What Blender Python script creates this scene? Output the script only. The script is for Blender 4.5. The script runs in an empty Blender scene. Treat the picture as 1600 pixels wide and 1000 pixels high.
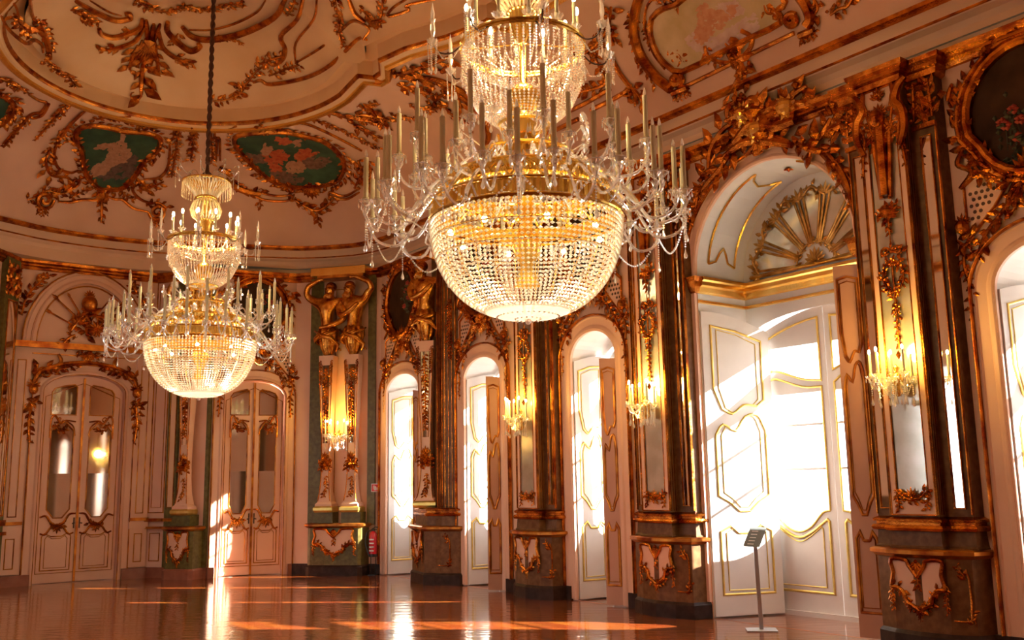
import bpy, math, random
import numpy as np
from mathutils import Vector
from mathutils.geometry import tessellate_polygon
from mathutils.bvhtree import BVHTree
random.seed(7)
PI = math.pi
scene = bpy.context.scene
COL = scene.collection

# ------------------------------------------------------------------ camera
FPX, PITCH, ROLL, CAMH = 1497.0, 9.67, -1.0, 1.7
_p, _r = math.radians(PITCH), math.radians(ROLL)
_F = np.array([0, math.cos(_p), math.sin(_p)]); _R0 = np.array([1., 0, 0]); _U0 = np.cross(_R0, _F)
CR = _R0*math.cos(_r)+_U0*math.sin(_r); CU = -_R0*math.sin(_r)+_U0*math.cos(_r); CF = _F
EYE = np.array([0, 0, CAMH])
def ray(x, y): return CF*FPX+CR*(x-800)+CU*(500-y)
def at(x, y, z=0.):
    d = ray(x, y); return EYE+d*((z-CAMH)/d[2])

cd = bpy.data.cameras.new('camera'); cam = bpy.data.objects.new('camera', cd); COL.objects.link(cam)
cd.sensor_width = 36; cd.lens = FPX/1600*36; cd.clip_end = 200; cd.clip_start = .05
from mathutils import Matrix
cam.matrix_world = Matrix(((CR[0], CU[0], -CF[0], 0), (CR[1], CU[1], -CF[1], 0), (CR[2], CU[2], -CF[2], CAMH), (0, 0, 0, 1)))
scene.camera = cam

# ------------------------------------------------------------------ materials
MATS = {}
def mat(name, color, rough=.5, metal=0., noise=None, bump=None, coat=0., spec=None):
    m = bpy.data.materials.new(name); m.use_nodes = True
    nt = m.node_tree; b = nt.nodes['Principled BSDF']
    b.inputs['Base Color'].default_value = (*color, 1); b.inputs['Roughness'].default_value = rough
    b.inputs['Metallic'].default_value = metal
    if coat: b.inputs['Coat Weight'].default_value = coat; b.inputs['Coat Roughness'].default_value = .08
    if spec is not None: b.inputs['Specular IOR Level'].default_value = spec
    tc = None
    if noise or bump:
        tc = nt.nodes.new('ShaderNodeTexCoord')
    if noise:
        c2, sc, det = noise[:3]
        n = nt.nodes.new('ShaderNodeTexNoise'); n.inputs['Scale'].default_value = sc; n.inputs['Detail'].default_value = det
        r = nt.nodes.new('ShaderNodeValToRGB'); r.color_ramp.elements[0].position = .35; r.color_ramp.elements[1].position = .68
        r.color_ramp.elements[0].color = (*color, 1); r.color_ramp.elements[1].color = (*c2, 1)
        nt.links.new(tc.outputs['Object'], n.inputs['Vector']); nt.links.new(n.outputs['Fac'], r.inputs['Fac'])
        nt.links.new(r.outputs['Color'], b.inputs['Base Color'])
    if bump:
        sc, st = bump
        n = nt.nodes.new('ShaderNodeTexNoise'); n.inputs['Scale'].default_value = sc; n.inputs['Detail'].default_value = 4
        bp = nt.nodes.new('ShaderNodeBump'); bp.inputs['Strength'].default_value = st; bp.inputs['Distance'].default_value = .02
        nt.links.new(tc.outputs['Object'], n.inputs['Vector']); nt.links.new(n.outputs['Fac'], bp.inputs['Height'])
        nt.links.new(bp.outputs['Normal'], b.inputs['Normal'])
    MATS[name] = m
    return m
def emis(name, color, st):
    m = bpy.data.materials.new(name); m.use_nodes = True; nt = m.node_tree
    nt.nodes.remove(nt.nodes['Principled BSDF']); e = nt.nodes.new('ShaderNodeEmission')
    e.inputs['Color'].default_value = (*color, 1); e.inputs['Strength'].default_value = st
    nt.links.new(e.outputs[0], nt.nodes['Material Output'].inputs['Surface']); MATS[name] = m; return m
def glassy(name, tint, fac, rough, white=(1, 1, 1), diff=0.):
    m = bpy.data.materials.new(name); m.use_nodes = True; nt = m.node_tree
    nt.nodes.remove(nt.nodes['Principled BSDF'])
    t = nt.nodes.new('ShaderNodeBsdfTransparent'); t.inputs['Color'].default_value = (*tint, 1)
    g = nt.nodes.new('ShaderNodeBsdfGlossy'); g.inputs['Color'].default_value = (*white, 1); g.inputs['Roughness'].default_value = rough
    mx = nt.nodes.new('ShaderNodeMixShader'); mx.inputs['Fac'].default_value = fac
    nt.links.new(t.outputs[0], mx.inputs[1])
    if diff:
        d = nt.nodes.new('ShaderNodeBsdfTranslucent'); d.inputs['Color'].default_value = (*white, 1)
        d2 = nt.nodes.new('ShaderNodeBsdfDiffuse'); d2.inputs['Color'].default_value = (*white, 1)
        a = nt.nodes.new('ShaderNodeAddShader'); nt.links.new(d.outputs[0], a.inputs[0]); nt.links.new(d2.outputs[0], a.inputs[1])
        m2 = nt.nodes.new('ShaderNodeMixShader'); m2.inputs['Fac'].default_value = diff
        nt.links.new(g.outputs[0], m2.inputs[1]); nt.links.new(a.outputs[0], m2.inputs[2]); nt.links.new(m2.outputs[0], mx.inputs[2])
    else: nt.links.new(g.outputs[0], mx.inputs[2])
    nt.links.new(mx.outputs[0], nt.nodes['Material Output'].inputs['Surface']); MATS[name] = m; return m

mat('wall_paint', (.82, .48, .33), .5, noise=((.86, .55, .40), 1.7, 4))
mat('ceiling_paint', (.74, .45, .31), .6, noise=((.83, .53, .38), 1.1, 5))
mat('dome_paint', (.74, .44, .22), .5, noise=((.82, .54, .30), 1.0, 4))
mat('cornice_paint', (.76, .50, .33), .5, noise=((.80, .55, .38), 1.2, 3))
mat('white_paint', (.84, .80, .76), .4, noise=((.78, .73, .70), 2.5, 4))
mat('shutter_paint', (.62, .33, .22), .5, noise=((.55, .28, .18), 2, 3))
mat('gilt', (.22, .035, .008), .27, 1., noise=((.80, .30, .04), 6, 4), bump=(45, .35))
mat('gold_leaf', (.86, .50, .11), .27, 1., noise=((.95, .66, .20), 5, 3), bump=(40, .1))
mat('gold_line', (.72, .50, .12), .35, .85, noise=((.85, .64, .2), 8, 3))
mat('gilt_line', (.26, .055, .012), .35, .9, noise=((.68, .27, .04), 5, 3))
mat('chandelier_gold', (.9, .62, .16), .22, 1.)
mat('marble_daylit', (.11, .085, .022), .38, noise=((.18, .15, .045), 14, 8), spec=.35)  # olive-brown marble of the end wall, daylight put into its colour
mat('marble_lamplit', (.13, .052, .018), .42, noise=((.21, .10, .04), 13, 8), spec=.25)  # same marble, browner: shade and lamp warmth put into its colour
mat('statue_gold', (.42, .13, .02), .27, 1., noise=((.90, .48, .09), 7, 4), bump=(9, .9))
mat('dark_base', (.03, .014, .010), .5, noise=((.06, .032, .024), 9, 5), spec=.2)
mat('red_marble', (.27, .085, .05), .28, noise=((.36, .13, .08), 6, 5), coat=.3)
mat('canvas_dark', (.030, .014, .006), .6, noise=((.075, .036, .016), 3, 4), spec=.12)
mat('canvas_green', (.012, .055, .035), .55, noise=((.04, .11, .06), 4, 5))
mat('canvas_sky', (.55, .40, .20), .6, noise=((.72, .54, .34), 3, 6))
mat('cloud_paint', (.62, .40, .36), .6, noise=((.74, .56, .50), 9, 5))
mat('skin_paint', (.40, .19, .11), .6, noise=((.52, .28, .17), 14, 4))
mat('mist_paint', (.09, .05, .045), .6, noise=((.17, .10, .08), 14, 4))
mat('flesh_paint', (.60, .24, .12), .6, noise=((.70, .36, .20), 14, 4))
mat('robe_paint', (.42, .05, .02), .6, noise=((.55, .14, .05), 16, 4))
mat('rock_paint', (.13, .06, .045), .6, noise=((.24, .13, .09), 14, 4))
mat('rose_paint', (.42, .05, .03), .6)
mat('leaf_paint', (.045, .05, .025), .6)
mat('lattice_dark', (.09, .035, .02), .7)
mat('ivory', (.80, .74, .46), .45)
mat('bronze', (.28, .13, .03), .3, 1., noise=((.72, .46, .16), 6, 4), bump=(40, .2))
mat('steel', (.55, .60, .66), .3, .8)
mat('dark_panel', (.20, .22, .22), .35)
mat('red_sign', (.65, .02, .02), .4)
mat('white_sign', (.85, .85, .85), .4)
mat('extinguisher_red', (.62, .015, .03), .25, coat=.5)
mat('black_plastic', (.015, .015, .015), .4)
mat('iron', (.07, .03, .02), .5, .6)
mat('cord', (.09, .03, .015), .7)
mat('outside_ground', (.6, .58, .55), .9)
mat('mirror', (.86, .84, .76), .035, 1.)
mat('old_mirror', (.62, .62, .52), .12, .72, noise=((.86, .86, .80), 4, 6))
emis('flame', (1, .80, .45), 40)
emis('bulb', (1, .74, .32), 30)
glassy('crystal', (.93, .91, .88), .66, .06, (1, .98, .96), .30)
glassy('clear_glass', (.93, .93, .93), .55, .05, (1, .99, .98), .22)
glassy('frosted', (.5, .4, .34), .98, .3, (.34, .25, .21), .85)
glassy('bowl_crystal', (.85, .74, .55), .80, .12, (1, .98, .93), .42)
glassy('warm_crystal', (.98, .93, .75), .5, .15, (1, .95, .80), .5)
glassy('pane', (1, 1, 1), .06, .02)

# floor: varnished red planks
def floor_mat():
    m = bpy.data.materials.new('floor_varnish'); m.use_nodes = True; nt = m.node_tree; b = nt.nodes['Principled BSDF']
    N = nt.nodes.new; L = nt.links.new
    tc = N('ShaderNodeTexCoord'); mp = N('ShaderNodeMapping'); L(tc.outputs['Object'], mp.inputs[0])
    mp.inputs['Rotation'].default_value = (0, 0, math.radians(53.13))
    br = N('ShaderNodeTexBrick'); br.inputs['Scale'].default_value = 1; br.inputs['Brick Width'].default_value = 2.2
    br.inputs['Row Height'].default_value = .16; br.inputs['Mortar Size'].default_value = .004
    br.inputs['Color1'].default_value = (.29, .052, .012, 1); br.inputs['Color2'].default_value = (.42, .112, .018, 1)
    br.inputs['Mortar'].default_value = (.08, .012, .008, 1)
    L(mp.outputs[0], br.inputs['Vector'])
    n = N('ShaderNodeTexNoise'); n.inputs['Scale'].default_value = 2.2; n.inputs['Detail'].default_value = 6; L(tc.outputs['Object'], n.inputs['Vector'])
    mx = N('ShaderNodeMix'); mx.data_type = 'RGBA'; mx.blend_type = 'MULTIPLY'; mx.inputs[0].default_value = .5
    L(br.outputs['Color'], mx.inputs[6]); L(n.outputs['Color'], mx.inputs[7]); L(mx.outputs[2], b.inputs['Base Color'])
    b.inputs['Roughness'].default_value = .13; b.inputs['Specular IOR Level'].default_value = .9
    b.inputs['Coat Weight'].default_value = .6; b.inputs['Coat Roughness'].default_value = .07
    n2 = N('ShaderNodeTexNoise'); n2.inputs['Scale'].default_value = 5; n2.inputs['Detail'].default_value = 3
    mp2 = N('ShaderNodeMapping'); mp2.inputs['Rotation'].default_value = (0, 0, 0); mp2.inputs['Scale'].default_value = (.45, 1.7, 1); L(tc.outputs['Object'], mp2.inputs[0])
    L(mp2.outputs[0], n2.inputs['Vector'])
    bp = N('ShaderNodeBump'); bp.inputs['Strength'].default_value = .5; bp.inputs['Distance'].default_value = .014
    L(n2.outputs['Fac'], bp.inputs['Height']); L(bp.outputs[0], b.inputs['Normal']); L(bp.outputs[0], b.inputs['Coat Normal'])
    MATS['floor_varnish'] = m
floor_mat()

# ------------------------------------------------------------------ mesh builder
class MB:
    def __init__(s): s.v = []; s.f = []
    def add(s, vs, fs):
        n = len(s.v); s.v.extend([tuple(map(float, p)) for p in vs]); s.f.extend([tuple(i+n for i in f) for f in fs])
    def box3(s, P000, ex, ey, ez):
        P = np.array(P000); ex, ey, ez = map(np.array, (ex, ey, ez))
        vs = [P+a*ex+b*ey+c*ez for c in (0, 1) for b in (0, 1) for a in (0, 1)]
        s.add(vs, [(0, 2, 3, 1), (4, 5, 7, 6), (0, 1, 5, 4), (2, 6, 7, 3), (0, 4, 6, 2), (1, 3, 7, 5)])
    def tube(s, pts, r, sides=6, cap=True, closed=False, flat=None):
        P = [np.array(p, float) for p in pts]; n = len(P)
        if n < 2: return
        rs = r if hasattr(r, '__len__') else [r]*n
        vs = []; up = None
        for i in range(n):
            if closed: t = P[(i+1) % n]-P[i-1]
            else: t = P[min(i+1, n-1)]-P[max(i-1, 0)]
            t = t/(np.linalg.norm(t)+1e-9)
            if up is None:
                up = np.array([0, 0, 1.]) if abs(t[2]) < .9 else np.array([1., 0, 0])
            a = np.cross(t, up); a /= np.linalg.norm(a)+1e-9; b = np.cross(a, t); up = b
            for k in range(sides):
                th = 2*PI*k/sides; vs.append(P[i]+(a*math.cos(th)+b*math.sin(th))*rs[i])
        fs = []
        for i in range(n if closed else n-1):
            j = (i+1) % n
            for k in range(sides):
                k2 = (k+1) % sides; fs.append((i*sides+k, i*sides+k2, j*sides+k2, j*sides+k))
        if cap and not closed:
            fs.append(tuple(range(sides))[::-1]); fs.append(tuple((n-1)*sides+k for k in range(sides)))
        s.add(vs, fs)
    def lathe(s, c, prof, seg=24, cap=False, ripple=0, amp=0):
        cx, cy, cz = c; vs = []; fs = []; m = len(prof)
        for i in range(seg):
            th = 2*PI*i/seg; k = 1+(amp*math.cos(ripple*th) if ripple else 0)
            for r, z in prof: vs.append((cx+r*k*math.cos(th), cy+r*k*math.sin(th), cz+z))
        for i in range(seg):
            j = (i+1) % seg
            for q in range(m-1): fs.append((i*m+q, j*m+q, j*m+q+1, i*m+q+1))
        if cap:
            fs.append(tuple(i*m for i in range(seg))[::-1]); fs.append(tuple(i*m+m-1 for i in range(seg)))
        s.add(vs, fs)
    def bead(s, c, r, h=None, n=4):
        h = h or r; x, y, z = c
        vs = [(x, y, z+h)]+[(x+r*math.cos(2*PI*k/n), y+r*math.sin(2*PI*k/n), z) for k in range(n)]+[(x, y, z-h)]
        s.add(vs, [(0, 1+k, 1+(k+1) % n) for k in range(n)]+[(n+1, 1+(k+1) % n, 1+k) for k in range(n)])
    def drop(s, c, r, h):       # pear-shaped pendant, c = top
        s.lathe(c, [(.001, 0), (r*.25, -h*.3), (r*.8, -h*.6), (r, -h*.78), (r*.6, -h*.94), (.001, -h)], 6)
    def ball(s, c, r, seg=10, rings=6, sz=1.):
        s.lathe(c, [(r*math.sin(PI*k/rings)+1e-4, -r*sz*math.cos(PI*k/rings)) for k in range(rings+1)], seg)
    def build(s, name, m, parent=None, smooth=False):
        me = bpy.data.meshes.new(name); me.from_pydata(s.v, [], s.f); me.materials.append(MATS[m] if isinstance(m, str) else m)
        if smooth: me.polygons.foreach_set('use_smooth', [True]*len(me.polygons))
        me.update(); o = bpy.data.objects.new(name, me); COL.objects.link(o)
        if parent is not None: o.parent = parent
        return o
def smooth(pts, n=6, closed=False):
    P = [np.array(p, float) for p in pts]; m = len(P)
    if m < 3 and not closed:
        return [P[0]+(P[-1]-P[0])*i/n for i in range(n+1)]
    out = []
    for i in range(m if closed else m-1):
        p0 = P[(i-1) % m] if closed or i > 0 else 2*P[0]-P[1]; p1 = P[i]; p2 = P[(i+1) % m]
        p3 = P[(i+2) % m] if closed or i < m-2 else 2*P[-1]-P[-2]
        for k in range(n):
            t = k/n; out.append(.5*((2*p1)+(-p0+p2)*t+(2*p0-5*p1+4*p2-p3)*t*t+(-p0+3*p1-3*p2+p3)*t**3))
    if not closed: out.append(P[-1])
    return out
def tag(o, label=None, cat=None, group=None, kind=None):
    if label: o['label'] = label
    if cat: o['category'] = cat
    if group: o['group'] = group
    if kind: o['kind'] = kind
    return o
def empty(name, loc, label, cat, group=None, kind=None):
    o = bpy.data.objects.new(name, None); COL.objects.link(o); o.location = tuple(map(float, loc)); o.empty_display_size = .2
    return tag(o, label, cat, group, kind)
def adopt(o, parent):   # mesh written in world coordinates under a thing standing at its base
    o.parent = parent; o.matrix_parent_inverse = Matrix.Translation(-Vector(root_loc(parent))); return o
def root_loc(p):
    v = Vector(p.location)
    while p.parent: p = p.parent; v = v+Vector(p.location)
    return v
def part(mb, name, m, parent, smooth=False, label=None):
    o = mb.build(name, m, None, smooth)
    if parent.type == 'EMPTY': adopt(o, parent)
    else: o.parent = parent
    if label: o['label'] = label
    return o
def struct(o, label=None, cat=None): o['kind'] = 'structure'; return tag(o, label, cat)
def copy_tree(o, parent=None):
    c = o.copy(); COL.objects.link(c)
    if parent is not None: c.parent = parent; c.matrix_parent_inverse = o.matrix_parent_inverse.copy()
    for ch in list(o.children): copy_tree(ch, c)
    return c

def two(mb1, m1, mb2, m2, name, parent):
    me = bpy.data.meshes.new(name); n = len(mb1.v); me.from_pydata(mb1.v+mb2.v, [], mb1.f+[tuple(i+n for i in f) for f in mb2.f])
    me.materials.append(MATS[m1]); me.materials.append(MATS[m2])
    me.polygons.foreach_set('material_index', [0]*len(mb1.f)+[1]*len(mb2.f)); me.update()
    o = bpy.data.objects.new(name, me); COL.objects.link(o)
    if parent.type == 'EMPTY': adopt(o, parent)
    else: o.parent = parent
    return o
# ------------------------------------------------------------------ frames standing in the room
class Fr:
    """vertical frame: u to the right seen from inside, w into the room, z up"""
    def __init__(s, A, B=None, d=None):
        s.O = np.array(A, float)[:2]
        if d is None: d = np.array(B, float)[:2]-s.O; s.L = float(np.linalg.norm(d))
        d = np.array(d, float); d /= np.linalg.norm(d); s.d = d; s.n = np.array([d[1], -d[0]])
    def P(s, u, w, z): q = s.O+s.d*u+s.n*w; return np.array([q[0], q[1], z])
    def px(s, x, y, w=0.):
        r = ray(x, y); O = s.O+s.n*w; t = (O@s.n)/(r[:2]@s.n); P = EYE+r*t
        return float((P[:2]-O)@s.d), float(P[2])
    def sub(s, u0, w0, u1, w1): return Fr(s.P(u0, w0, 0), s.P(u1, w1, 0))
    def N(s): return np.array([s.n[0], s.n[1], 0])
def fbox(m, F, u0, u1, w0, w1, z0, z1):
    m.box3(F.P(u0, w0, z0), F.P(u1, 0, 0)-F.P(u0, 0, 0), F.P(0, w1, 0)-F.P(0, w0, 0), (0, 0, z1-z0))
def prism(m, F, outline, w0, w1, holes=(), back=False):
    loops = [outline]+list(holes)
    tris = tessellate_polygon([[Vector((p[0], p[1], 0)) for p in l] for l in loops])
    flat = [p for l in loops for p in l]
    m.add([F.P(p[0], w1, p[1]) for p in flat], [tuple(t) for t in tris])
    if back: m.add([F.P(p[0], w0, p[1]) for p in flat], [tuple(t) for t in tris])
    if abs(w1-w0) > 1e-6:
        for l in loops:
            n = len(l); m.add([F.P(p[0], w1, p[1]) for p in l]+[F.P(p[0], w0, p[1]) for p in l], [(i, (i+1) % n, n+(i+1) % n, n+i) for i in range(n)])
def offset_path(pts, off, closed):
    P = [np.array(p, float) for p in pts]; n = len(P); out = []
    for i in range(n):
        a = P[i]-P[i-1] if (closed or i > 0) else P[1]-P[0]
        b = P[(i+1) % n]-P[i] if (closed or i < n-1) else P[-1]-P[-2]
        a = a/(np.linalg.norm(a)+1e-9); b = b/(np.linalg.norm(b)+1e-9)
        na = np.array([a[1], -a[0]]); nb = np.array([b[1], -b[0]]); k = na+nb; L = k@k
        k = na if L < .3 else k*2/L
        out.append(P[i]+k*off)
    return out
def mould(m, F, pts, wd, w0, h, closed=False, prof=None):
    """moulding of width wd along an (u,z) path, standing h proud of depth w0"""
    prof = prof or [(-.5, 0), (-.42, .7), (-.15, 1), (.15, 1), (.42, .7), (.5, 0)]
    n = len(pts); rows = []
    for a, b in prof: rows.append((offset_path(pts, a*wd, closed), b*h))
    q = len(prof); vs = []; fs = []
    for i in range(n):
        for P, b in rows: vs.append(F.P(P[i][0], w0+b, P[i][1]))
    for i in range(n if closed else n-1):
        j = (i+1) % n
        for k in range(q-1): fs.append((i*q+k, i*q+k+1, j*q+k+1, j*q+k))
    if not closed: fs += [tuple(range(q)), tuple((n-1)*q+k for k in range(q))[::-1]]
    m.add(vs, fs)
def sweep(m, path, prof, closed=False, caps=True):
    """sweep a (offset inwards, z) profile along a plan path; inwards = right-hand normal of the path"""
    n = len(path); q = len(prof); rows = [offset_path(path, a, closed) for a, z in prof]; vs = []; fs = []
    for i in range(n):
        for k in range(q): vs.append((rows[k][i][0], rows[k][i][1], prof[k][1]))
    for i in range(n if closed else n-1):
        j = (i+1) % n
        for k in range(q-1): fs.append((i*q+k, i*q+k+1, j*q+k+1, j*q+k))
    if caps and not closed: fs += [tuple(range(q)), tuple((n-1)*q+k for k in range(q))[::-1]]
    m.add(vs, fs)
def arch(u0, u1, zs, rise, n=14):
    c = (u0+u1)/2; a = (u1-u0)/2
    return [(c-a*math.cos(PI*k/n), zs+rise*math.sin(PI*k/n)) for k in range(n+1)]
def opening(u0, u1, zs, rise, z0=0., n=14): return [(u0, z0)]+arch(u0, u1, zs, rise, n)+[(u1, z0)]
def rect(u0, u1, z0, z1): return [(u0, z0), (u0, z1), (u1, z1), (u1, z0)]

# ------------------------------------------------------------------ carved ornament, laid on a surface
class Orn:
    """surf: maps 2-D points to (world point, normal); rod / leafy / scroll / fan / blob add carving"""
    def __init__(s, surf, k=1.): s.s = surf; s.m = MB(); s.k = k
    def pts(s, P, n=5, closed=False):
        Q = [s.s(*p) for p in P]; pos = smooth([q[0] for q in Q], n, closed); nor = smooth([q[1] for q in Q], n, closed)
        return pos, [k/(np.linalg.norm(k)+1e-9) for k in nor]
    def rod(s, P, r, n=5, closed=False, taper=True, lift=.5):
        pos, nor = s.pts(P, n, closed); N = len(pos); r = r*s.k
        rr = [r*(1 if not taper or closed else .35+.65*math.sin(PI*(.08+.84*i/(N-1)))**.6) for i in range(N)]
        s.m.tube([p+k*r*lift for p, k in zip(pos, nor)], rr, 6, closed=closed); return s
    def leaf(s, P, T, N, L, W, curl=.35):
        T = T-N*(T@N); T = T/(np.linalg.norm(T)+1e-9); B = np.cross(N, T)
        e = W*.12
        vs = [P+N*e, P+T*L*.35+B*W*.5+N*W*.25, P+T*L*.72+B*W*.34+N*W*.3, P+T*L+N*W*curl, P+T*L*.72-B*W*.34+N*W*.3, P+T*L*.35-B*W*.5+N*W*.25,
              P+T*L*.45+N*W*.62, P-N*W*.1+T*L*.4]
        s.m.add(vs, [(0, 1, 6), (1, 2, 6), (2, 3, 6), (3, 4, 6), (4, 5, 6), (5, 0, 6), (0, 7, 1), (1, 7, 2), (2, 7, 3), (3, 7, 4), (4, 7, 5), (5, 7, 0)])
    def leafy(s, P, size, n=5, closed=False, dens=1., stem=True, berries=.3, taper=False):
        size = size*s.k; pos, nor = s.pts(P, n, closed); acc = 0; step = size*.30/dens; side = 1; N = len(pos)
        if stem: s.rod(P, size*.12/s.k, n, closed)
        for i in range(N-1 if not closed else N):
            a, b = pos[i], pos[(i+1) % N]; seg = b-a; L = np.linalg.norm(seg)
            if L < 1e-6: continue
            t = seg/L
            while acc < L:
                p = a+t*acc; k = nor[i]; B = np.cross(k, t); sc = size*random.uniform(.65, 1.15)
                if taper: sc *= 1-.65*i/N
                ang = random.uniform(.35, 1.15)*side
                s.leaf(p+B*side*sc*.08, t*math.cos(ang)+B*math.sin(ang), k, sc*.8, sc*.42, random.uniform(.1, .7))
                if random.random() < berries:
                    s.m.bead(p+B*random.uniform(-.3, .3)*sc+k*sc*.3, sc*.16, sc*.16, 5)
                if random.random() < .22:      # a small C-scroll springing from the stem
                    q = sc*.30; c_ = p+B*side*q; s.m.tube([c_+(B*side*math.cos(w_)+t*math.sin(w_))*q*(1-.1*v)+k*sc*.12 for v, w_ in enumerate([PI-x*.75 for x in range(7)])], [sc*.07*(1-.1*v) for v in range(7)], 5)
                side = -side; acc += step
            acc -= L
        return s
    def scroll(s, c, r, turns=1.3, a0=0., cw=1, th=None):
        th = th or r*.2; P = []
        for i in range(14):
            t = i/13; a = a0+cw*2*PI*turns*t; q = r*(1-.82*t); P.append((c[0]+q*math.cos(a), c[1]+q*math.sin(a)))
        s.rod(P, th, 2, lift=.7); return s
    def fan(s, c, c2, n=7, spread=2.2, W=.3):
        p, k = s.s(*c); q, _ = s.s(*c2); T = q-p; L = np.linalg.norm(T); T = T/(L+1e-9); B = np.cross(k, T)
        for i in range(n):
            a = spread*(i/(n-1)-.5); s.leaf(p+k*.01, T*math.cos(a)+B*math.sin(a), k, L*(1-.25*abs(i/(n-1)-.5)*2), L*W, .25)
        s.m.bead(p+k*L*.12, L*.16, L*.16, 6); return s
    def blob(s, c, r, n=5, sz=.5):
        p, k = s.s(*c); s.m.bead(p+k*r*.3, r, r, 6)
        for i in range(n):
            a = 2*PI*i/n+random.random(); B = np.cross(k, [0, 0, 1.]); B /= np.linalg.norm(B)+1e-9; C = np.cross(B, k)
            D = B*math.cos(a)+C*math.sin(a); s.leaf(p, D, k, r*1.7, r*.9, .5)
        return s
    def build(s, name, m, parent=None, label=None, cat=None, group=None):
        if parent is not None: return part(s.m, name, m, parent, label=label)
        return tag(s.m.build(name, m), label, cat, group)
def onF(F, w=0.): return lambda u, z: (F.P(u, w, z), F.N())
def onpx(F, w=0.):
    def g(x, y): u, z = F.px(x, y, w); return F.P(u, w, z), F.N()
    return g
# ------------------------------------------------------------------ plan of the room
C0 = np.array([-2.654, 19.172]); DA = np.array([.6, -.8]); DN = np.array([.8, .6]); LEN = 19.4; WID = 9.84
def L(u, n): return C0+u*DA+n*DN
def inv(P): d = np.array(P[:2])-C0; return float(d@DA), float(d@DN)
KL = [(0, 0), (-1.45, -1.2), (-1.85, -2.75), (-2.95, -3.6), (-2.95, -6.24), (-1.85, -7.09), (-1.45, -8.64), (0, -WID)]
K = [L(*k) for k in KL]
LOOP = [L(*k) for k in reversed(KL)]+[L(LEN-k[0], k[1]) for k in KL]      # left to right seen from inside
RW = Fr(C0, d=(.6, -.8)); D1 = Fr(K[4], K[3]); P1 = Fr(K[3], K[2]); D2 = Fr(K[2], K[1]); P2 = Fr(K[1], K[0])
D0 = Fr(K[5], K[4])
ZT = 6.12
def rel(F, pts, w=0.): return [F.px(x, y, w) for x, y in pts]

# ------------------------------------------------------------------ floor and ground
m = MB(); m.box3((-26, -14, -.12), (60, 0, 0), (0, 52, 0), (0, 0, .119)); struct(m.build('ground_outside', 'outside_ground'), 'pale paving outside the windows', 'ground')
m = MB(); P = [LOOP[i] for i in range(len(LOOP))]
fl = offset_path(P, -.95, True); m.add([(p[0], p[1], 0) for p in fl], [tuple(range(len(fl)))[::-1]]); m.add([(p[0], p[1], -.1) for p in fl], [tuple(range(len(fl)))])
struct(m.build('floor', 'floor_varnish'), 'glossy red varnished plank floor of the ballroom', 'floor')

# ------------------------------------------------------------------ walls
WIN = [  # uc, half clear, spring, rise, depth
    (.9, .62, 3.5, .34, .62), (3.57, .54, 3.5, .36, .62), (6.42, .5, 3.5, .42, .62), (9.7, 1.2, 4.4, 1.2, .95),
    (12.88, .5, 3.5, .42, .85), (15.83, .54, 3.5, .36, .85), (18.5, .62, 3.5, .34, .85)]
m = MB()
prism(m, RW, rect(0, LEN, 0, ZT), 0, 0, [opening(c-h, c+h, zs, r, .004) for c, h, zs, r, d in WIN])
struct(m.build('wall_right', 'wall_paint'), 'cream and gilt window wall on the right', 'wall')
m = MB()
def door_hole(F, u0, u1, zs, rise, z0=.004): return opening(u0, u1, zs, rise, z0)
prism(m, D1, rect(0, D1.L, 0, ZT), 0, 0, [door_hole(D1, .62, 2.10, 3.58, .34)])
prism(m, P1, rect(0, P1.L, 0, 6.05), 0, 0); prism(m, D2, rect(0, D2.L, 0, 6.05), 0, 0, [door_hole(D2, .22, 1.42, 3.52, .33)])
prism(m, P2, rect(0, P2.L, 0, 6.05), 0, 0); prism(m, D0, rect(0, D0.L, 0, ZT), 0, 0)
for i in (6, 7):
    F = Fr(K[i], K[i-1]); prism(m, F, rect(0, F.L, 0, ZT), 0, 0)
for F, a, b in ((D1, .62, 2.10), (D2, .22, 1.42)):      # door recess
    o = door_hole(F, a, b, 3.58 if F is D1 else 3.52, .34 if F is D1 else .33, 0)
    for i in range(len(o)-1): m.add([F.P(o[i][0], 0, o[i][1]), F.P(o[i+1][0], 0, o[i+1][1]), F.P(o[i+1][0], -.2, o[i+1][1]), F.P(o[i][0], -.2, o[i][1])], [(0, 1, 2, 3)])
for F in (D1, D2): m.box3(F.P(-.3, -.5, -.05), F.P(F.L+.6, 0, 0)-F.P(0, 0, 0), F.P(0, .25, 0)-F.P(0, 0, 0), (0, 0, 5))  # unseen backing added behind the doors to stop light leaking in
struct(m.build('wall_back', 'wall_paint'), 'curved cream and gilt end wall with mirrored doors', 'wall')
m = MB(); LW = Fr(L(LEN, -WID), L(0, -WID)); prism(m, LW, rect(0, LEN, 0, ZT), 0, 0, [opening(c-h, c+h, zs, r, .004) for c, h, zs, r, d in WIN[4:]]); struct(m.build('wall_left', 'wall_paint'), 'cream wall beside the camera', 'wall')
for i, (c, h, zs, rise, dep) in enumerate(WIN[4:]):
    o = opening(c-h, c+h, zs, rise, 0, 16); m = MB()
    for k in range(len(o)-1):
        p, q = o[k], o[k+1]; m.add([LW.P(p[0], 0, p[1]), LW.P(q[0], 0, q[1]), LW.P(q[0], -.85, q[1]), LW.P(p[0], -.85, p[1])], [(0, 1, 2, 3)])
    fbox(m, LW, c-h, c+h, -.85, -.8, .004, 1.0); fbox(m, LW, c-.04, c+.04, -.85, -.8, 1., zs+rise-.05)
    for z in (1.9, 2.8): fbox(m, LW, c-h, c+h, -.85, -.8, z, z+.04)
    struct(m.build('window_%d' % (i+8), 'white_paint'), 'window of the wall beside the camera', 'window')
m = MB(); m2 = MB()  # marble strips and their panels, added out of view for the mirrors to reflect
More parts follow.
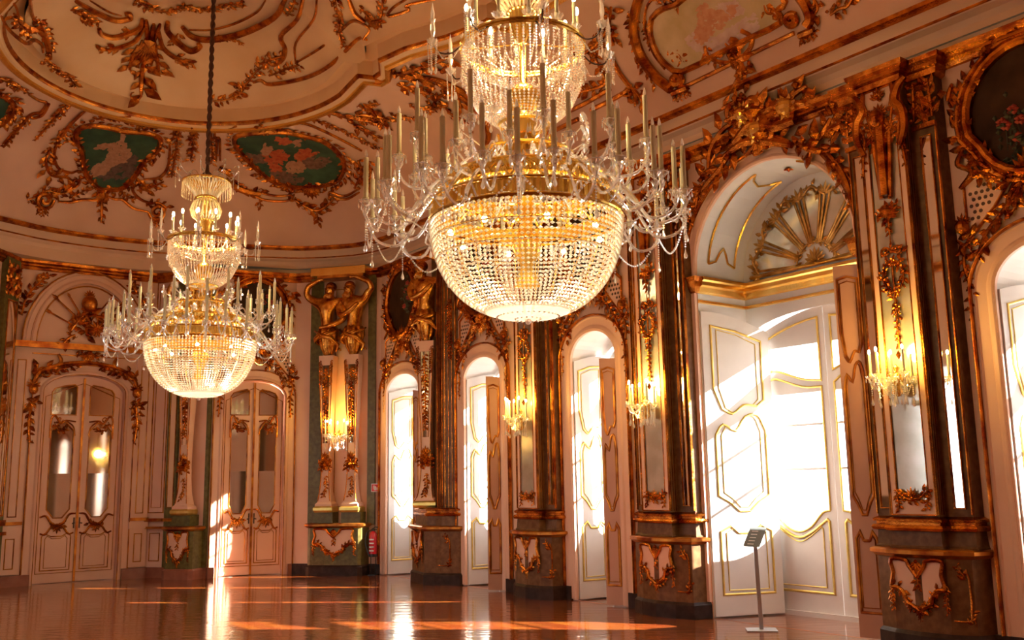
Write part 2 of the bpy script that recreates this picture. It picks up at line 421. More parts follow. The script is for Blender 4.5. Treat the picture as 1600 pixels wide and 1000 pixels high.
for a in (.15, 2.2, 4.95, 7.9, 11.5, 14.4, 17.2):
    fbox(m, LW, LEN-a-.5, LEN-a+.5, 0, .12, .2, 5.9); fbox(m2, LW, LEN-a-.24, LEN-a+.24, .12, .14, 1.3, 5.5)
for i in range(8, 15):
    F = Fr(LOOP[i], LOOP[i+1]); fbox(m, F, .05, .45, 0, .12, .2, 5.9); m3_ = MB(); fbox(m3_, F, F.L/2-.15, F.L/2+.15, 0, .03, .4, 3.6); struct(m3_.build('trim_15', 'wall_paint'), 'cream panel of the end wall behind the camera', 'moulding')
struct(m.build('trim_13', 'marble_lamplit'), 'marble strips added to the unseen walls for the mirrors to reflect', 'pilaster'); struct(m2.build('trim_14', 'wall_paint'), 'cream panels on the marble strips added for the mirrors to reflect', 'moulding')
m = MB()
for i in range(8, 15):
    F = Fr(LOOP[i], LOOP[i+1]); prism(m, F, rect(0, F.L, 0, ZT), 0, 0)
struct(m.build('wall_front', 'wall_paint'), 'cream end wall behind the camera', 'wall')

# window tunnels, glazed leaves, shutters
LEAFN = [0]
def glazed_leaf(F, w, u0, u1, zs0, zs1, parent, left=True, full=False, mat_='white_paint'):
    """a French window leaf: bottom panel, three or more panes, top slope from zs0 (u0) to zs1 (u1)"""
    s = .09 if u1-u0 > .8 else .045; t = .05 if u1-u0 > .8 else .035; m = MB()
    n = 8; a0, a1 = u0, u1
    def top(u, dz=0.):
        k = (u-a0)/(a1-a0); k = k if zs1 > zs0 else 1-k; lo, hi = min(zs0, zs1), max(zs0, zs1); return lo+(hi-lo)*math.sin(k*PI/2)-dz
    out = [(u0, .02)]+[(u0+(u1-u0)*i/n, top(u0+(u1-u0)*i/n)) for i in range(n+1)]+[(u1, .02)]
    g0, g1 = u0+s, u1-s
    crv = [(0, 1.30), (.12, 1.27), (.3, 1.10), (.5, 1.03), (.7, 1.10), (.88, 1.27), (1, 1.30)]
    low = smooth([(g0+(g1-g0)*a, z) for a, z in crv], 3)
    glass_lo = [(float(a), float(b)) for a, b in low]+[(g1, 2.78), (g0, 2.78)]
    hole = glass_lo; zt = 3.43; q_ = (g1-g0)*.0
    up = [(g0, 3.04)]+[(float(a), float(b)) for a, b in smooth([(g0+(g1-g0)*.15, 3.09), (g0+(g1-g0)*.3, 3.10), (g0+(g1-g0)*.7, 2.96), (g1, 2.92)], 3)]+[(g1, 3.40), (g0, 3.40)]
    swl = [(g0, 1.3), (g0, 2.88)]+[(float(a), float(b)) for a, b in smooth([(g0+(g1-g0)*.15, 2.98), (g0+(g1-g0)*.3, 2.99), (g0+(g1-g0)*.7, 2.86), (g1, 2.84)], 3)]+[(g1, 1.3)]
    upl = up[:-2]+[(g1-(g1-g0)*i/6, top(g1-(g1-g0)*i/6, .13)) for i in range(7)]
    prism(m, F, out, w-t, w, [hole, up], back=True)
    fbox(m, F, g0, g1, w-.035, w-.01, 1.80, 1.83); fbox(m, F, g0, g1, w-.035, w-.01, 2.36, 2.39)
    lf = part(m, 'window_leaf', mat_, parent)
    g = MB(); fbox(g, F, g0, g1, w-.032, w-.026, 1.0, zt); part(g, 'glass', 'pane', lf)
    gm = MB()
    mould(gm, F, low, .03, w, .014); mould(gm, F, swl, .03, w, .014); mould(gm, F, upl, .03, w, .014, True)
    pn = [(g0+.02, .30), (g0+.02, 1.16)]+[(float(a), float(b)) for a, b in smooth([(g0+.05, 1.19), (g0+(g1-g0)*.3, 1.03), (g0+(g1-g0)*.5, .96), (g0+(g1-g0)*.7, 1.03), (g1-.05, 1.19)], 3)]+[(g1-.02, 1.16), (g1-.02, .30)]
    mould(gm, F, pn, .035, w, .016, True)
    c = ((g0+g1)/2, .68); pn2 = [(c[0]+(a-c[0])*.78, c[1]+(b-c[1])*.82) for a, b in pn]; mould(gm, F, pn2, .016, w, .012, True)
    part(gm, 'gilt_moulding', 'gold_line', lf)
    return lf
def panel_leaf(F, w, u0, u1, zt0, zt1, parent, mat_='white_paint', gl='gold_line', name='shutter_leaf', gp=None, both=True, z0=.02):
    """wooden leaf with a shaped upper panel, tall middle one and a dado panel"""
    m = MB(); t = .045; n = 6
    out = [(u0, z0)]+[(u0+(u1-u0)*i/n, zt0+(zt1-zt0)*math.sin(PI/2*i/n) if zt1 > zt0 else zt1+(zt0-zt1)*math.cos(PI/2*i/n)) for i in range(n+1)]+[(u1, z0)]
    prism(m, F, out, w-t, w, back=True); lf = part(m, name, mat_, parent)
    g = MB(); W = u1-u0; a, b = u0+W*.13, u1-W*.13; H = min(zt0, zt1)
    def S(k): return a+(b-a)*k
    pnl = []
    pnl.append([(a, .28), (a, 1.05), (S(.2), 1.12), (S(.35), 1.03), (S(.65), 1.03), (S(.8), 1.12), (b, 1.05), (b, .28)])
    mid = [(a, 1.5)]+[(float(x), float(y)) for x, y in smooth([(a, H-1.35), (S(.15), H-1.22), (S(.4), H-1.3), (S(.6), H-1.12), (S(.85), H-1.1), (b, H-1.3)], 3)]+[(b, 1.5), (S(.8), 1.42), (S(.6), 1.3), (S(.4), 1.3), (S(.2), 1.42)]
    pnl.append(mid)
    tz = [zt0+(zt1-zt0)*k-.16 for k in (.13, .5, .87)]
    upn = [(a, H-.75)]+[(a, tz[0]), (S(.5), tz[1]+.03), (b, tz[2]), (b, H-.9)]+[(float(x), float(y)) for x, y in smooth([(S(.85), H-.98), (S(.6), H-.97), (S(.35), H-1.08), (S(.15), H-1.02)], 3)]
    pnl.append(upn)
    for p in pnl:
        mould(g, F, p, .03, w, .014, True)
        cx = sum(q[0] for q in p)/len(p); cz = sum(q[1] for q in p)/len(p); hz = max(abs(q[1]-cz) for q in p)
        mould(g, F, [(cx+(q[0]-cx)*.78, cz+(q[1]-cz)*(1-.05/max(hz, .2))) for q in p], .012, w, .01, True)
    part(g, 'gilt_moulding', gl, lf); return lf
for i, (c, h, zs, rise, dep) in enumerate(WIN):
    u0, u1 = c-h, c+h; big = i == 3
    root = empty('window_%d' % (i+1), RW.P(c, 0, 0), ('tall arched window bay with a vaulted reveal' if big else 'arched french window reveal in the right wall'), 'window', kind='structure')
    o = opening(u0, u1, zs, rise, 0, 20); m = MB()
    for k in range(len(o)-1):
        a, b = o[k], o[k+1]; m.add([RW.P(a[0], 0, a[1]), RW.P(b[0], 0, b[1]), RW.P(b[0], -dep, b[1]), RW.P(a[0], -dep, a[1])], [(0, 1, 2, 3)])
    # outer wall face around the glazing (lunette is solid in the big bay)
    ztop = 3.86 if big else zs+rise-.12
    gl = opening(u0+.04, u1-.04, ztop-.3, .3, .004)
    prism(m, RW, opening(u0-.35, u1+.35, zs, rise+.4, 0, 20), -dep-.12, -dep, [gl])
    fbox(m, RW, u0, u1, -dep-.12, -dep+.01, 0, .06)
    part(m, 'reveal', 'white_paint', root)
    w = -dep-.03
    glazed_leaf(RW, w, u0+.05, c-.005, ztop-.3, ztop, root); glazed_leaf(RW, w, c+.005, u1-.05, ztop, ztop-.3, root)
    # shutters folded back on the reveals
    if i < 5:
        LF = Fr(RW.P(u0+.03, -.01, 0), RW.P(u0+(.38 if big else .10), -dep+.04, 0))
        panel_leaf(LF, .0, 0, LF.L, 3.88 if big else 3.50, 3.62 if big else 3.62, root)
        if big:
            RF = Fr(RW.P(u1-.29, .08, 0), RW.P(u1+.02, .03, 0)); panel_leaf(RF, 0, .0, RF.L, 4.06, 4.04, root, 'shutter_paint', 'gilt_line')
            RF = Fr(RW.P(u1-.05, -dep+.03, 0), RW.P(u1-.02, -.02, 0)); panel_leaf(RF, 0, 0, RF.L, 3.6, 3.86, root)
        else:
            wd = (.10, .13, .26, .3, .2)[i]
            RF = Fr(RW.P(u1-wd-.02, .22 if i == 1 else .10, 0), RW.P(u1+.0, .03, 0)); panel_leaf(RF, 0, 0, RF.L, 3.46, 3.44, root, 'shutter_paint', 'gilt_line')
            RF = Fr(RW.P(u1-.06, -dep+.03, 0), RW.P(u1-.02, -.02, 0)); panel_leaf(RF, 0, 0, RF.L, 3.3, 3.44, root)
    if big:     # impost, vault mouldings and the mirrored fan
        m = MB()
        pr = [(0, 4.12), (.03, 4.14), (.05, 4.2), (.09, 4.22), (.09, 4.27), (.12, 4.29), (.12, 4.33), (0, 4.35)]
        path = [RW.P(u0, -.0, 0)[:2], RW.P(u0, -dep, 0)[:2], RW.P(u1, -dep, 0)[:2], RW.P(u1, 0, 0)[:2]]
        sweep(m, path, pr); sweep(m, path, [(0, 3.99), (.025, 4.0), (.025, 4.03), (0, 4.04)])
        part(m, 'impost_cornice', 'gold_leaf', root)
        m = MB()
        def vault(a, w): return RW.P(c-(h-.012)*math.cos(a), w, zs+(rise-.012)*math.sin(a))
        for w_, a0, a1 in ((-.22, .12, 1.30), (-.74, .12, 1.30), (-.22, 1.84, 3.02), (-.74, 1.84, 3.02)):
            m.tube([vault(a0+(a1-a0)*k/14, w_) for k in range(15)], .018, 5)
        for a, b in ((.12, 1), (3.02, -1)):
            m.tube([vault(a+b*.0, -.22), vault(a+b*.04, -.36), vault(a+b*.14, -.42), vault(a+b*.20, -.48), vault(a+b*.14, -.54), vault(a+b*.04, -.6), vault(a, -.74)], .016, 5)
            e = a+b*1.18; m.tube([vault(e, -.22), vault(e-b*.1, -.32), vault(e-b*.16, -.48), vault(e-b*.1, -.64), vault(e, -.74)], .016, 5)
        part(m, 'vault_moulding', 'gold_leaf', root)
        s = Orn(lambda a, w: (vault(a, w), -np.array([-DN[0]*0-math.cos(a)*DA[0], -math.cos(a)*DA[1], math.sin(a)])))
        s.blob((PI/2, -.48), .04, 7); s.build('vault_rosette', 'gilt', root)
        # fan light
        q = MB(); prism(q, RW, [(c-(h-.1)*math.cos(PI*k/20), 4.38+(rise-.12)*math.sin(PI*k/20)) for k in range(21)], -dep, -dep+.012); fan = part(q, 'fanlight', 'white_paint', root)
        mm = MB(); ff = Orn(onF(RW, -dep+.02)); N = 7
        for k in range(N):
            a0 = PI*(k+.17)/N; a1 = PI*(k+.83)/N; am = (a0+a1)/2; R0, R1 = .30, .93
            pts = [(c-R0*math.cos(a0), 4.40+R0*math.sin(a0)), (c-R1*math.cos(a0), 4.40+R1*math.sin(a0)), (c-(R1+.1)*math.cos(am), 4.40+(R1+.1)*math.sin(am)), (c-R1*math.cos(a1), 4.40+R1*math.sin(a1)), (c-R0*math.cos(a1), 4.40+R0*math.sin(a1))]
            prism(mm, RW, pts, -dep+.012, -dep+.018); ff.leafy(pts[1:4], .15, 4)
            for a in (a0, a1): ff.rod([(c-.28*math.cos(a), 4.4+.28*math.sin(a)), (c-.95*math.cos(a), 4.4+.95*math.sin(a))], .018, 3, taper=False)
            for rr in (PI*(k+.0)/N,): ff.rod([(c-.28*math.cos(rr), 4.4+.28*math.sin(rr)), (c-1.0*math.cos(rr), 4.4+1.0*math.sin(rr))], .022, 3, taper=False); ff.fan((c-.9*math.cos(rr), 4.4+.9*math.sin(rr)), (c-1.08*math.cos(rr), 4.4+1.08*math.sin(rr)), 5)
        part(mm, 'fan_mirror', 'old_mirror', fan)
        ff.rod([(c-1.05, 4.4), (c+1.05, 4.4)], .03, taper=False); ff.leafy([(c-.30*math.cos(PI*k/8), 4.40+.30*math.sin(PI*k/8)) for k in range(9)], .12); ff.fan((c, 4.42), (c, 4.64), 9, 3.0)
        ff.build('fan_tracery', 'bronze', fan)
    # architrave on the room side
    m = MB(); bw = .17 if big else .24
    o = opening(u0-bw/2+.01, u1+bw/2-.01, zs, rise+bw/2-.02, .02, 22)
    if big:
        o = [(q[0], max(q[1], 4.36)) for q in o if q[1] > .5]; o[0] = (o[0][0], 4.36); o[-1] = (o[-1][0], 4.36)
    mould(m, RW, o, bw, 0, .055, prof=[(-.5, 0), (-.5, .6), (-.36, .75), (-.3, .55), (.1, .45), (.2, .8), (.36, 1), (.5, .8), (.5, 0)])
    if big:
        for s_ in (u0-.13, u1+.01): fbox(m, RW, s_, s_+.12, 0, .05, .2, 4.12)
    a = part(m, 'architrave', 'wall_paint' if not big else 'gilt_line' if False else 'wall_paint', root)
    m = MB(); o2 = opening(u0-bw, u1+bw, zs, rise+bw-.02, .2 if not big else 4.36, 22); mould(m, RW, o2, .05 if big else .035, .02, .06)
    o3 = opening(u0-.01, u1+.01, zs, rise+.01, .2 if not big else 4.36, 22); mould(m, RW, o3, .02, .02, .03)
    if big:
        for s_ in (u0-.15, u1+.0): sweep(m, [RW.P(s_, 0, 0)[:2], RW.P(s_, .05, 0)[:2], RW.P(s_+.15, .05, 0)[:2], RW.P(s_+.15, 0, 0)[:2]][::-1], [(0, 4.12), (-.03, 4.14), (-.05, 4.2), (-.06, 4.27), (-.09, 4.33), (0, 4.35)])
    part(m, 'architrave_edge', 'gilt', root)

# ------------------------------------------------------------------ mirrored doors
def mirror_door(F, u0, u1, zs, rise, name, label):
    root = empty(name, F.P((u0+u1)/2, -.1, 0), label, 'door', kind='structure'); c = (u0+u1)/2; w = -.12; t = .05
    topz = lambda u: zs-.02+(rise-.01)*math.sqrt(max(0, 1-((u-c)/((u1-u0)/2))**2))
    for sgn in (-1, 1):
        a, b = (u0+.01, c-.004) if sgn < 0 else (c+.004, u1-.01); m = MB(); n = 8; W = b-a
        out = [(a, .015)]+[(a+W*i/n, topz(a+W*i/n)) for i in range(n+1)]+[(b, .015)]
        g0, g1 = a+W*.22, b-W*.16
        if sgn > 0: g0, g1 = a+W*.16, b-W*.22
        q = .05
        zt = lambda u: topz(u)-.14
        ho = [(g0, 3.15), (g0, zt(g0)-q), (g0+q, zt(g0+q)), ((g0+g1)/2, zt((g0+g1)/2)), (g1-q, zt(g1-q)), (g1, zt(g1)-q), (g1, 3.15)]
        lo = [(g0+.02, 1.36), (g0+.02, 2.84)]+[((g0+g1)/2-.06, 3.0), ((g0+g1)/2+.06, 3.0)]+[(g1-.02, 2.84), (g1-.02, 1.36)]+[((g0+g1)/2+.08, 1.2), ((g0+g1)/2-.08, 1.2)]
        prism(m, F, out, w-t, w, [ho, lo]); lf = part(m, 'door_leaf', 'wall_paint' if F is D2 else 'wall_paint', root)
        mm = MB()
        prism(mm, F, ho, w-.03, w-.02); part(mm, 'mirror_pane', 'mirror', lf)
        mm = MB(); zj = 2.03; J = Fr(F.P(0, w-.02, 0), d=F.d)
        mm.add([F.P(g0, w-.022, 1.15), F.P(g1, w-.014, 1.15), F.P(g1, w-.014, zj), F.P(g0, w-.022, zj)], [(0, 1, 2, 3)]); part(mm, 'mirror_pane', 'mirror', lf)
        mm = MB(); mm.add([F.P(g0, w-.016, zj), F.P(g1, w-.022, zj), F.P(g1, w-.024, 3.05), F.P(g0, w-.018, 3.05)], [(0, 1, 2, 3)]); part(mm, 'mirror_pane', 'mirror', lf)
        g = MB(); mould(g, F, ho, .022, w, .014, True); mould(g, F, lo, .022, w, .014, True)
        pn = [(g0-.03, .24), (g0-.03, .86), (g0+.02, .92), (g0+W*.18, .86), (g1-W*.18, .86), (g1-.02, .92), (g1+.03, .86), (g1+.03, .24)]
        mould(g, F, pn, .02, w, .012, True); cx = (g0+g1)/2
        mould(g, F, [(cx+(x-cx)*.76, .56+(y-.56)*.86) for x, y in pn], .012, w, .01, True)
        mould(g, F, [(cx+(x-cx)*1.3, .56+(y-.56)*1.16) for x, y in pn[:1]]+[(cx+(pn[1][0]-cx)*1.3, topz(a)-.12)]+[(cx+(pn[-2][0]-cx)*1.3, topz(b)-.12)]+[(cx+(pn[-1][0]-cx)*1.3, .56+(.24-.56)*1.16)], .014, w, .012, True)
        part(g, 'gilt_moulding', 'gilt_line', lf)
        o = Orn(onF(F, w+.005)); h = (g1-g0)
        def X(k): return g0+h*k if sgn < 0 else g1-h*k
        o.rod([(X(0), 2.7), (X(.02), 3.05), (X(.15), 3.13), (X(.3), 3.05), (X(.42), 2.98), (X(.6), 3.04), (X(1), 3.02)], .022); o.scroll((X(.36), 3.06), .06, 1.2, 0, -1 if sgn < 0 else 1)
        o.leafy([(X(.15), 3.0), (X(.3), 2.88), (X(.5), 2.84), (X(.7), 2.90)], .11); o.rod([(X(.6), 3.04), (X(.9), 2.93), (X(1.), 2.75)], .016)
        o.build('rocaille', 'gilt', lf); o = Orn(onF(F, w+.005))
        o.rod([(X(-.2), 1.22), (X(.05), 1.24), (X(.25), 1.12), (X(.5), 1.06), (X(.75), 1.12), (X(.95), 1.26), (X(1.2), 1.28)], .024)
        o.rod([(X(-.15), .92), (X(.05), .9), (X(.25), 1.02), (X(.5), 1.08), (X(.75), 1.02), (X(.95), .9), (X(1.15), .92)], .022)
        o.leafy([(X(.2), 1.1), (X(.5), 1.03), (X(.8), 1.1)], .12); o.fan((X(.5), 1.05), (X(.5), .9), 5)
        o.build('rocaille', 'gilt', lf)
    m = MB(); fbox(m, F, c-.02, c+.02, w, w+.03, .015, topz(c)-.02); part(m, 'meeting_bead', 'gilt_line', root)
    m = MB()
    for s_ in (-1, 1): m.tube([F.P(c+s_*.05, w, 1.12), F.P(c+s_*.05, w+.05, 1.1), F.P(c+s_*.09, w+.06, 1.09)], .012, 6); fbox(m, F, c+s_*.05-.012, c+s_*.05+.012, w, w+.008, 1.0, 1.2)
    part(m, 'door_handle', 'iron', root)
    m = MB(); bw = .2; oo = opening(u0-bw/2, u1+bw/2, zs, rise+bw/2, 0, 18); mould(m, F, oo, bw, -.02, .055, prof=[(-.5, 0), (-.5, .6), (-.3, .5), (.1, .5), (.25, .9), (.4, 1), (.5, .7), (.5, 0)])
    part(m, 'door_frame', 'wall_paint', root)
    m = MB(); mould(m, F, opening(u0-bw, u1+bw, zs, rise+bw, 0, 18), .03, .0, .05); mould(m, F, opening(u0-.01, u1+.01, zs, rise+.01, 0, 18), .02, .0, .04); part(m, 'frame_edge', 'gilt_line', root)
    return root
mirror_door(D1, .62, 2.10, 3.58, .34, 'door_1', 'mirrored double door under the round arch with the trophy')
mirror_door(D2, .22, 1.42, 3.52, .33, 'door_2', 'mirrored double door right of the small chandelier, under an oval painting')

# blind arch with impost over door 1
m = MB(); c = 1.32
mould(m, D1, arch(c-1.03, c+1.03, 4.52, 1.33, 24), .24, 0, .07, prof=[(-.5, 0), (-.5, .5), (-.3, .4), (-.2, .6), (.1, .6), (.25, .9), (.5, 1), (.5, 0)])
for a in (.04, 2.3):
    fbox(m, D1, a, a+.32, 0, .06, .22, 4.3); fbox(m, D1, a-.02, a+.34, .0, .08, .95, 1.08)
ba = m.build('trim_1', 'wall_paint'); struct(ba, 'cream blind arch and its flat pilasters over the left door', 'arch')
m = MB()
for r, q, wd in ((1.15, 1.45, .03), (.90, 1.16, .03), (1.0, 1.28, .014)): mould(m, D1, arch(c-r, c+r, 4.52, q, 24), wd, .05 if r > 1 else .02, .03)
for a, b in ((.02, .58), (2.14, 2.62), (.58, 2.14)): fbox(m, D1, a, b, 0, .1, 4.40, 4.46); fbox(m, D1, a, b, 0, .07, 4.46, 4.52); fbox(m, D1, a, b, 0, .05, 4.28, 4.30)
for a in (.04, 2.3):
    mould(m, D1, rect(a+.09, a+.23, 1.25, 4.15), .02, .06, .014, True); mould(m, D1, rect(a+.09, a+.23, .32, .85), .02, .06, .014, True)
    fbox(m, D1, a-.02, a+.34, 0, .095, 1.1, 1.16)
struct(m.build('trim_2', 'gilt_line'), 'gilt lines of the blind arch over the left door', 'arch')

# skirting pieces
m = MB()
def skirt(F, a, b, w=.05, h=.2, nm='baseboard_back', mt='red_marble', lb='red marble skirting of the end wall'):
    q = MB(); fbox(q, F, a, b, 0, w, .0, h); struct(q.build(nm, mt), lb, 'skirting')
skirt(D1, .0, .40, .09); skirt(D1, .40, .56, .07); skirt(D1, 2.18, 2.64, .09); skirt(P1, 0, 1.39); skirt(D2, 0, .12, .08); skirt(D2, 1.52, 1.6, .08); skirt(D0, 0, 1.39)
skirt(P2, 0, 1.88, nm='baseboard_right', mt='dark_base', lb='dark marble skirting under the pair of gilt figures')
for a, b in ((1.62, 2.9), (4.2, 5.8), (7.02, 8.40), (11.0, 12.4), (13.6, 15.1), (16.5, 17.7)): skirt(RW, a, b, nm='baseboard_right', mt='dark_base', lb='dark marble skirting of the window wall')

# ------------------------------------------------------------------ cornice, cove and dome
m = MB(); m2 = MB(); m3 = MB()
sweep(m, LOOP, [(0, 5.90), (.03, 5.91), (.05, 5.95), (.08, 5.97), (.08, 6.0), (.12, 6.03), (.13, 6.08), (-.6, 6.10)], True)
struct(m.build('trim_3', 'gilt'), 'gilt entablature moulding running below the cornice', 'cornice')
CRN = [(.35, .02), (-.05, -.06), (-.62, -.28), (-1.40, -1.02), (-1.78, -1.80), (-2.08, -2.55), (-2.42, -3.35), (-2.66, -4.0), (-2.76, -4.92)]
CRN = CRN+[(a, -WID-b) for a, b in reversed(CRN[:-1])]
CRN = [tuple(p) for p in smooth(CRN, 3)]
CLOOP = [L(*k) for k in reversed(CRN)]+[L(LEN-k[0], k[1]) for k in CRN]
m = MB(); sweep(m, CLOOP, [(-.7, 6.08), (-.02, 6.09), (-.02, 6.30), (.02, 6.36), (.09, 6.40), (.10, 6.43), (.105, 6.44), (.105, 6.59), (.11, 6.60), (.16, 6.62), (.16, 6.67), (.1, 6.69)], True)
struct(m.build('trim_4', 'cornice_paint'), 'cream frieze and cornice below the painted ceiling', 'cornice')
m = MB(); sweep(m, CLOOP, [(.095, 6.415), (.12, 6.42), (.12, 6.438), (.095, 6.442)], True); sweep(m, CLOOP, [(.10, 6.585), (.14, 6.60), (.185, 6.62), (.19, 6.665), (.14, 6.68)], True)
struct(m.build('trim_5', 'gilt'), 'thin gilt lines of the cornice', 'cornice')

CE = (2.75, -4.92); ZR = 8.3
def ring_n(u):       # half width of the raised oval, from the room's axis
    pts = [(2.75, 2.72), (3.55, 2.62), (3.62, 2.62), (3.70, 2.86), (3.9, 2.86), (4.3, 2.62), (4.9, 2.74), (5.6, 3.05), (6.3, 3.25), (6.4, 3.25), (6.45, 3.45), (9.7, 3.62)]
    if u > 9.7: u = LEN-u
    for a, b in zip(pts, pts[1:]):
        if u <= b[0]: return a[1]+(b[1]-a[1])*(u-a[0])/(b[0]-a[0])
    return pts[-1][1]
us = sorted(set([2.75, 3.1, 3.55, 3.62, 3.70, 3.9, 4.1, 4.3, 4.6, 4.9, 5.25, 5.6, 5.95, 6.3, 6.4, 6.45, 7, 7.7, 8.4, 9.1, 9.7])); us = us+[LEN-u for u in reversed(us[:-1])]
rays = []     # (centre, direction, ring distance)
for u in us: rays.append(((u, CE[1]), (0., 1.), ring_n(u)))
for k in range(1, 36):
    th = PI/2-PI*k/36; rays.append(((LEN-CE[0], CE[1]), (math.cos(th), math.sin(th)), 2.72+.3*abs(math.cos(th))**2))
for u in reversed(us): rays.append(((u, CE[1]), (0., -1.), ring_n(u)))
for k in range(1, 36):
    th = -PI/2-PI*k/36; rays.append(((CE[0], CE[1]), (math.cos(th), math.sin(th)), 2.72+.3*abs(math.cos(th))**2))
offl = [inv(p) for p in offset_path(CLOOP, .14, True)]
def hit_loop(c, d):
    best = None; n = len(offl)
    for i in range(n):
        a = np.array(offl[i]); b = np.array(offl[(i+1) % n]); e = b-a; den = d[0]*e[1]-d[1]*e[0]
        if abs(den) < 1e-9: continue
        q = a-np.array(c); t = (q[0]*e[1]-q[1]*e[0])/den; s = (q[0]*d[1]-q[1]*d[0])/den
        if t > 0 and -1e-6 <= s <= 1+1e-6 and (best is None or t < best): best = t
    return best
def row(t, rad=None):      # t 0 = cornice, 1 = ring
    out = []
    for (c, d, r), R in zip(rays, RR):
        x = 1-math.cos(PI/2*t); q = R+(r-R)*x; p = L(c[0]+d[0]*q, c[1]+d[1]*q); out.append((p[0], p[1], 6.66+(ZR-6.66)*math.sin(PI/2*t)))
    return out
RR = [hit_loop(c, d) for c, d, r in rays]
# round the cornice line a little through the canted ends
NR = len(rays)
def band(rows):
    vs = [p for r in rows for p in r]; fs = []
    for j in range(len(rows)-1):
        for i in range(NR):
            k = (i+1) % NR; fs.append((j*NR+i, j*NR+k, (j+1)*NR+k, (j+1)*NR+i))
    return vs, fs
cove = band([row(t/14) for t in range(15)]); m = MB(); m.add(*cove)
cv = m.build('ceiling', 'ceiling_paint', smooth=False); struct(cv, 'curved pink plaster ceiling cove carrying painted medallions', 'ceiling')
cv.data.polygons.foreach_set('use_smooth', [True]*len(cv.data.polygons))
def dome_row(k):     # k 0..1 from the ring up to the flat crown
    out = []
    for (c, d, r) in rays:
        q = r*(1-.80*k)-.34*min(1, k*30)*(1-k); z = ZR+.32*min(1, k*12)+.85*math.sin(PI/2*k)
        p = L(c[0]+d[0]*q, c[1]+d[1]*q); out.append((p[0], p[1], z))
    return out
dome = band([dome_row(k) for k in (0.04, .08, .16, .26, .38, .52, .68, .84, 1.)]); m = MB(); m.add(*dome)
top = dome_row(1.); m.add(top, [tuple(range(NR))]); dm = m.build('ceiling_dome', 'dome_paint', smooth=True); struct(dm, 'raised oval centre of the ceiling', 'ceiling')
# roof slab above so daylight cannot leak
m = MB(); m.add([(p[0], p[1], 9.7) for p in offset_path(LOOP, -1.6, True)], [tuple(range(len(LOOP)))]); sweep(m, LOOP, [(-1.6, 9.7), (-1.6, 6.2), (0, 6.2)], True); struct(m.build('roof_slab', 'outside_ground'), 'roof above the ceiling', 'roof')
ringp = [np.array(p[:2]) for p in row(1.)]
def ringsweep(prof):
    vs = []; fs = []; q = len(prof)
    for i, (c, d, r) in enumerate(rays):
        for off, z in prof: p = L(c[0]+d[0]*(r-off), c[1]+d[1]*(r-off)); vs.append((p[0], p[1], z))
    for i in range(NR):
        j = (i+1) % NR
        for k in range(q-1): fs.append((i*q+k, j*q+k, j*q+k+1, i*q+k+1))
    mm = MB(); mm.add(vs, fs); return mm
struct(ringsweep([(-.06, ZR+.01), (-.05, ZR-.07), (.0, ZR-.10), (.05, ZR-.08), (.06, ZR-.02)]).build('trim_6', 'gold_leaf'), 'gold torus moulding round the raised oval', 'moulding')
struct(ringsweep([(.05, ZR-.04), (.10, ZR-.03), (.15, ZR+.02), (.17, ZR+.08), (.18, ZR+.3), (.40, ZR+.34)]).build('trim_7', 'dome_paint'), 'cream band inside the gold oval moulding', 'moulding')
struct(ringsweep([(.13, ZR+.02), (.14, ZR-.01), (.165, ZR+.02), (.175, ZR+.06)]).build('trim_8', 'gilt'), 'thin red gilt line above the oval moulding', 'moulding')

bv_c = BVHTree.FromPolygons([Vector(v) for v in cove[0]]+[Vector(v) for v in dome[0]]+[Vector(v) for v in top], cove[1]+[tuple(i+len(cove[0]) for i in f) for f in dome[1]]+[tuple(range(len(cove[0])+len(dome[0]), len(cove[0])+len(dome[0])+NR))])
def onceil(x, y):
    r = Vector(ray(x, y)).normalized(); h, n, i, d = bv_c.ray_cast(Vector(EYE), r)
    if h is None: h = Vector(at(x, y, 8.3)); n = Vector((0, 0, -1))
    if n.dot(r) > 0: n = -n
    return np.array(h), np.array(n)
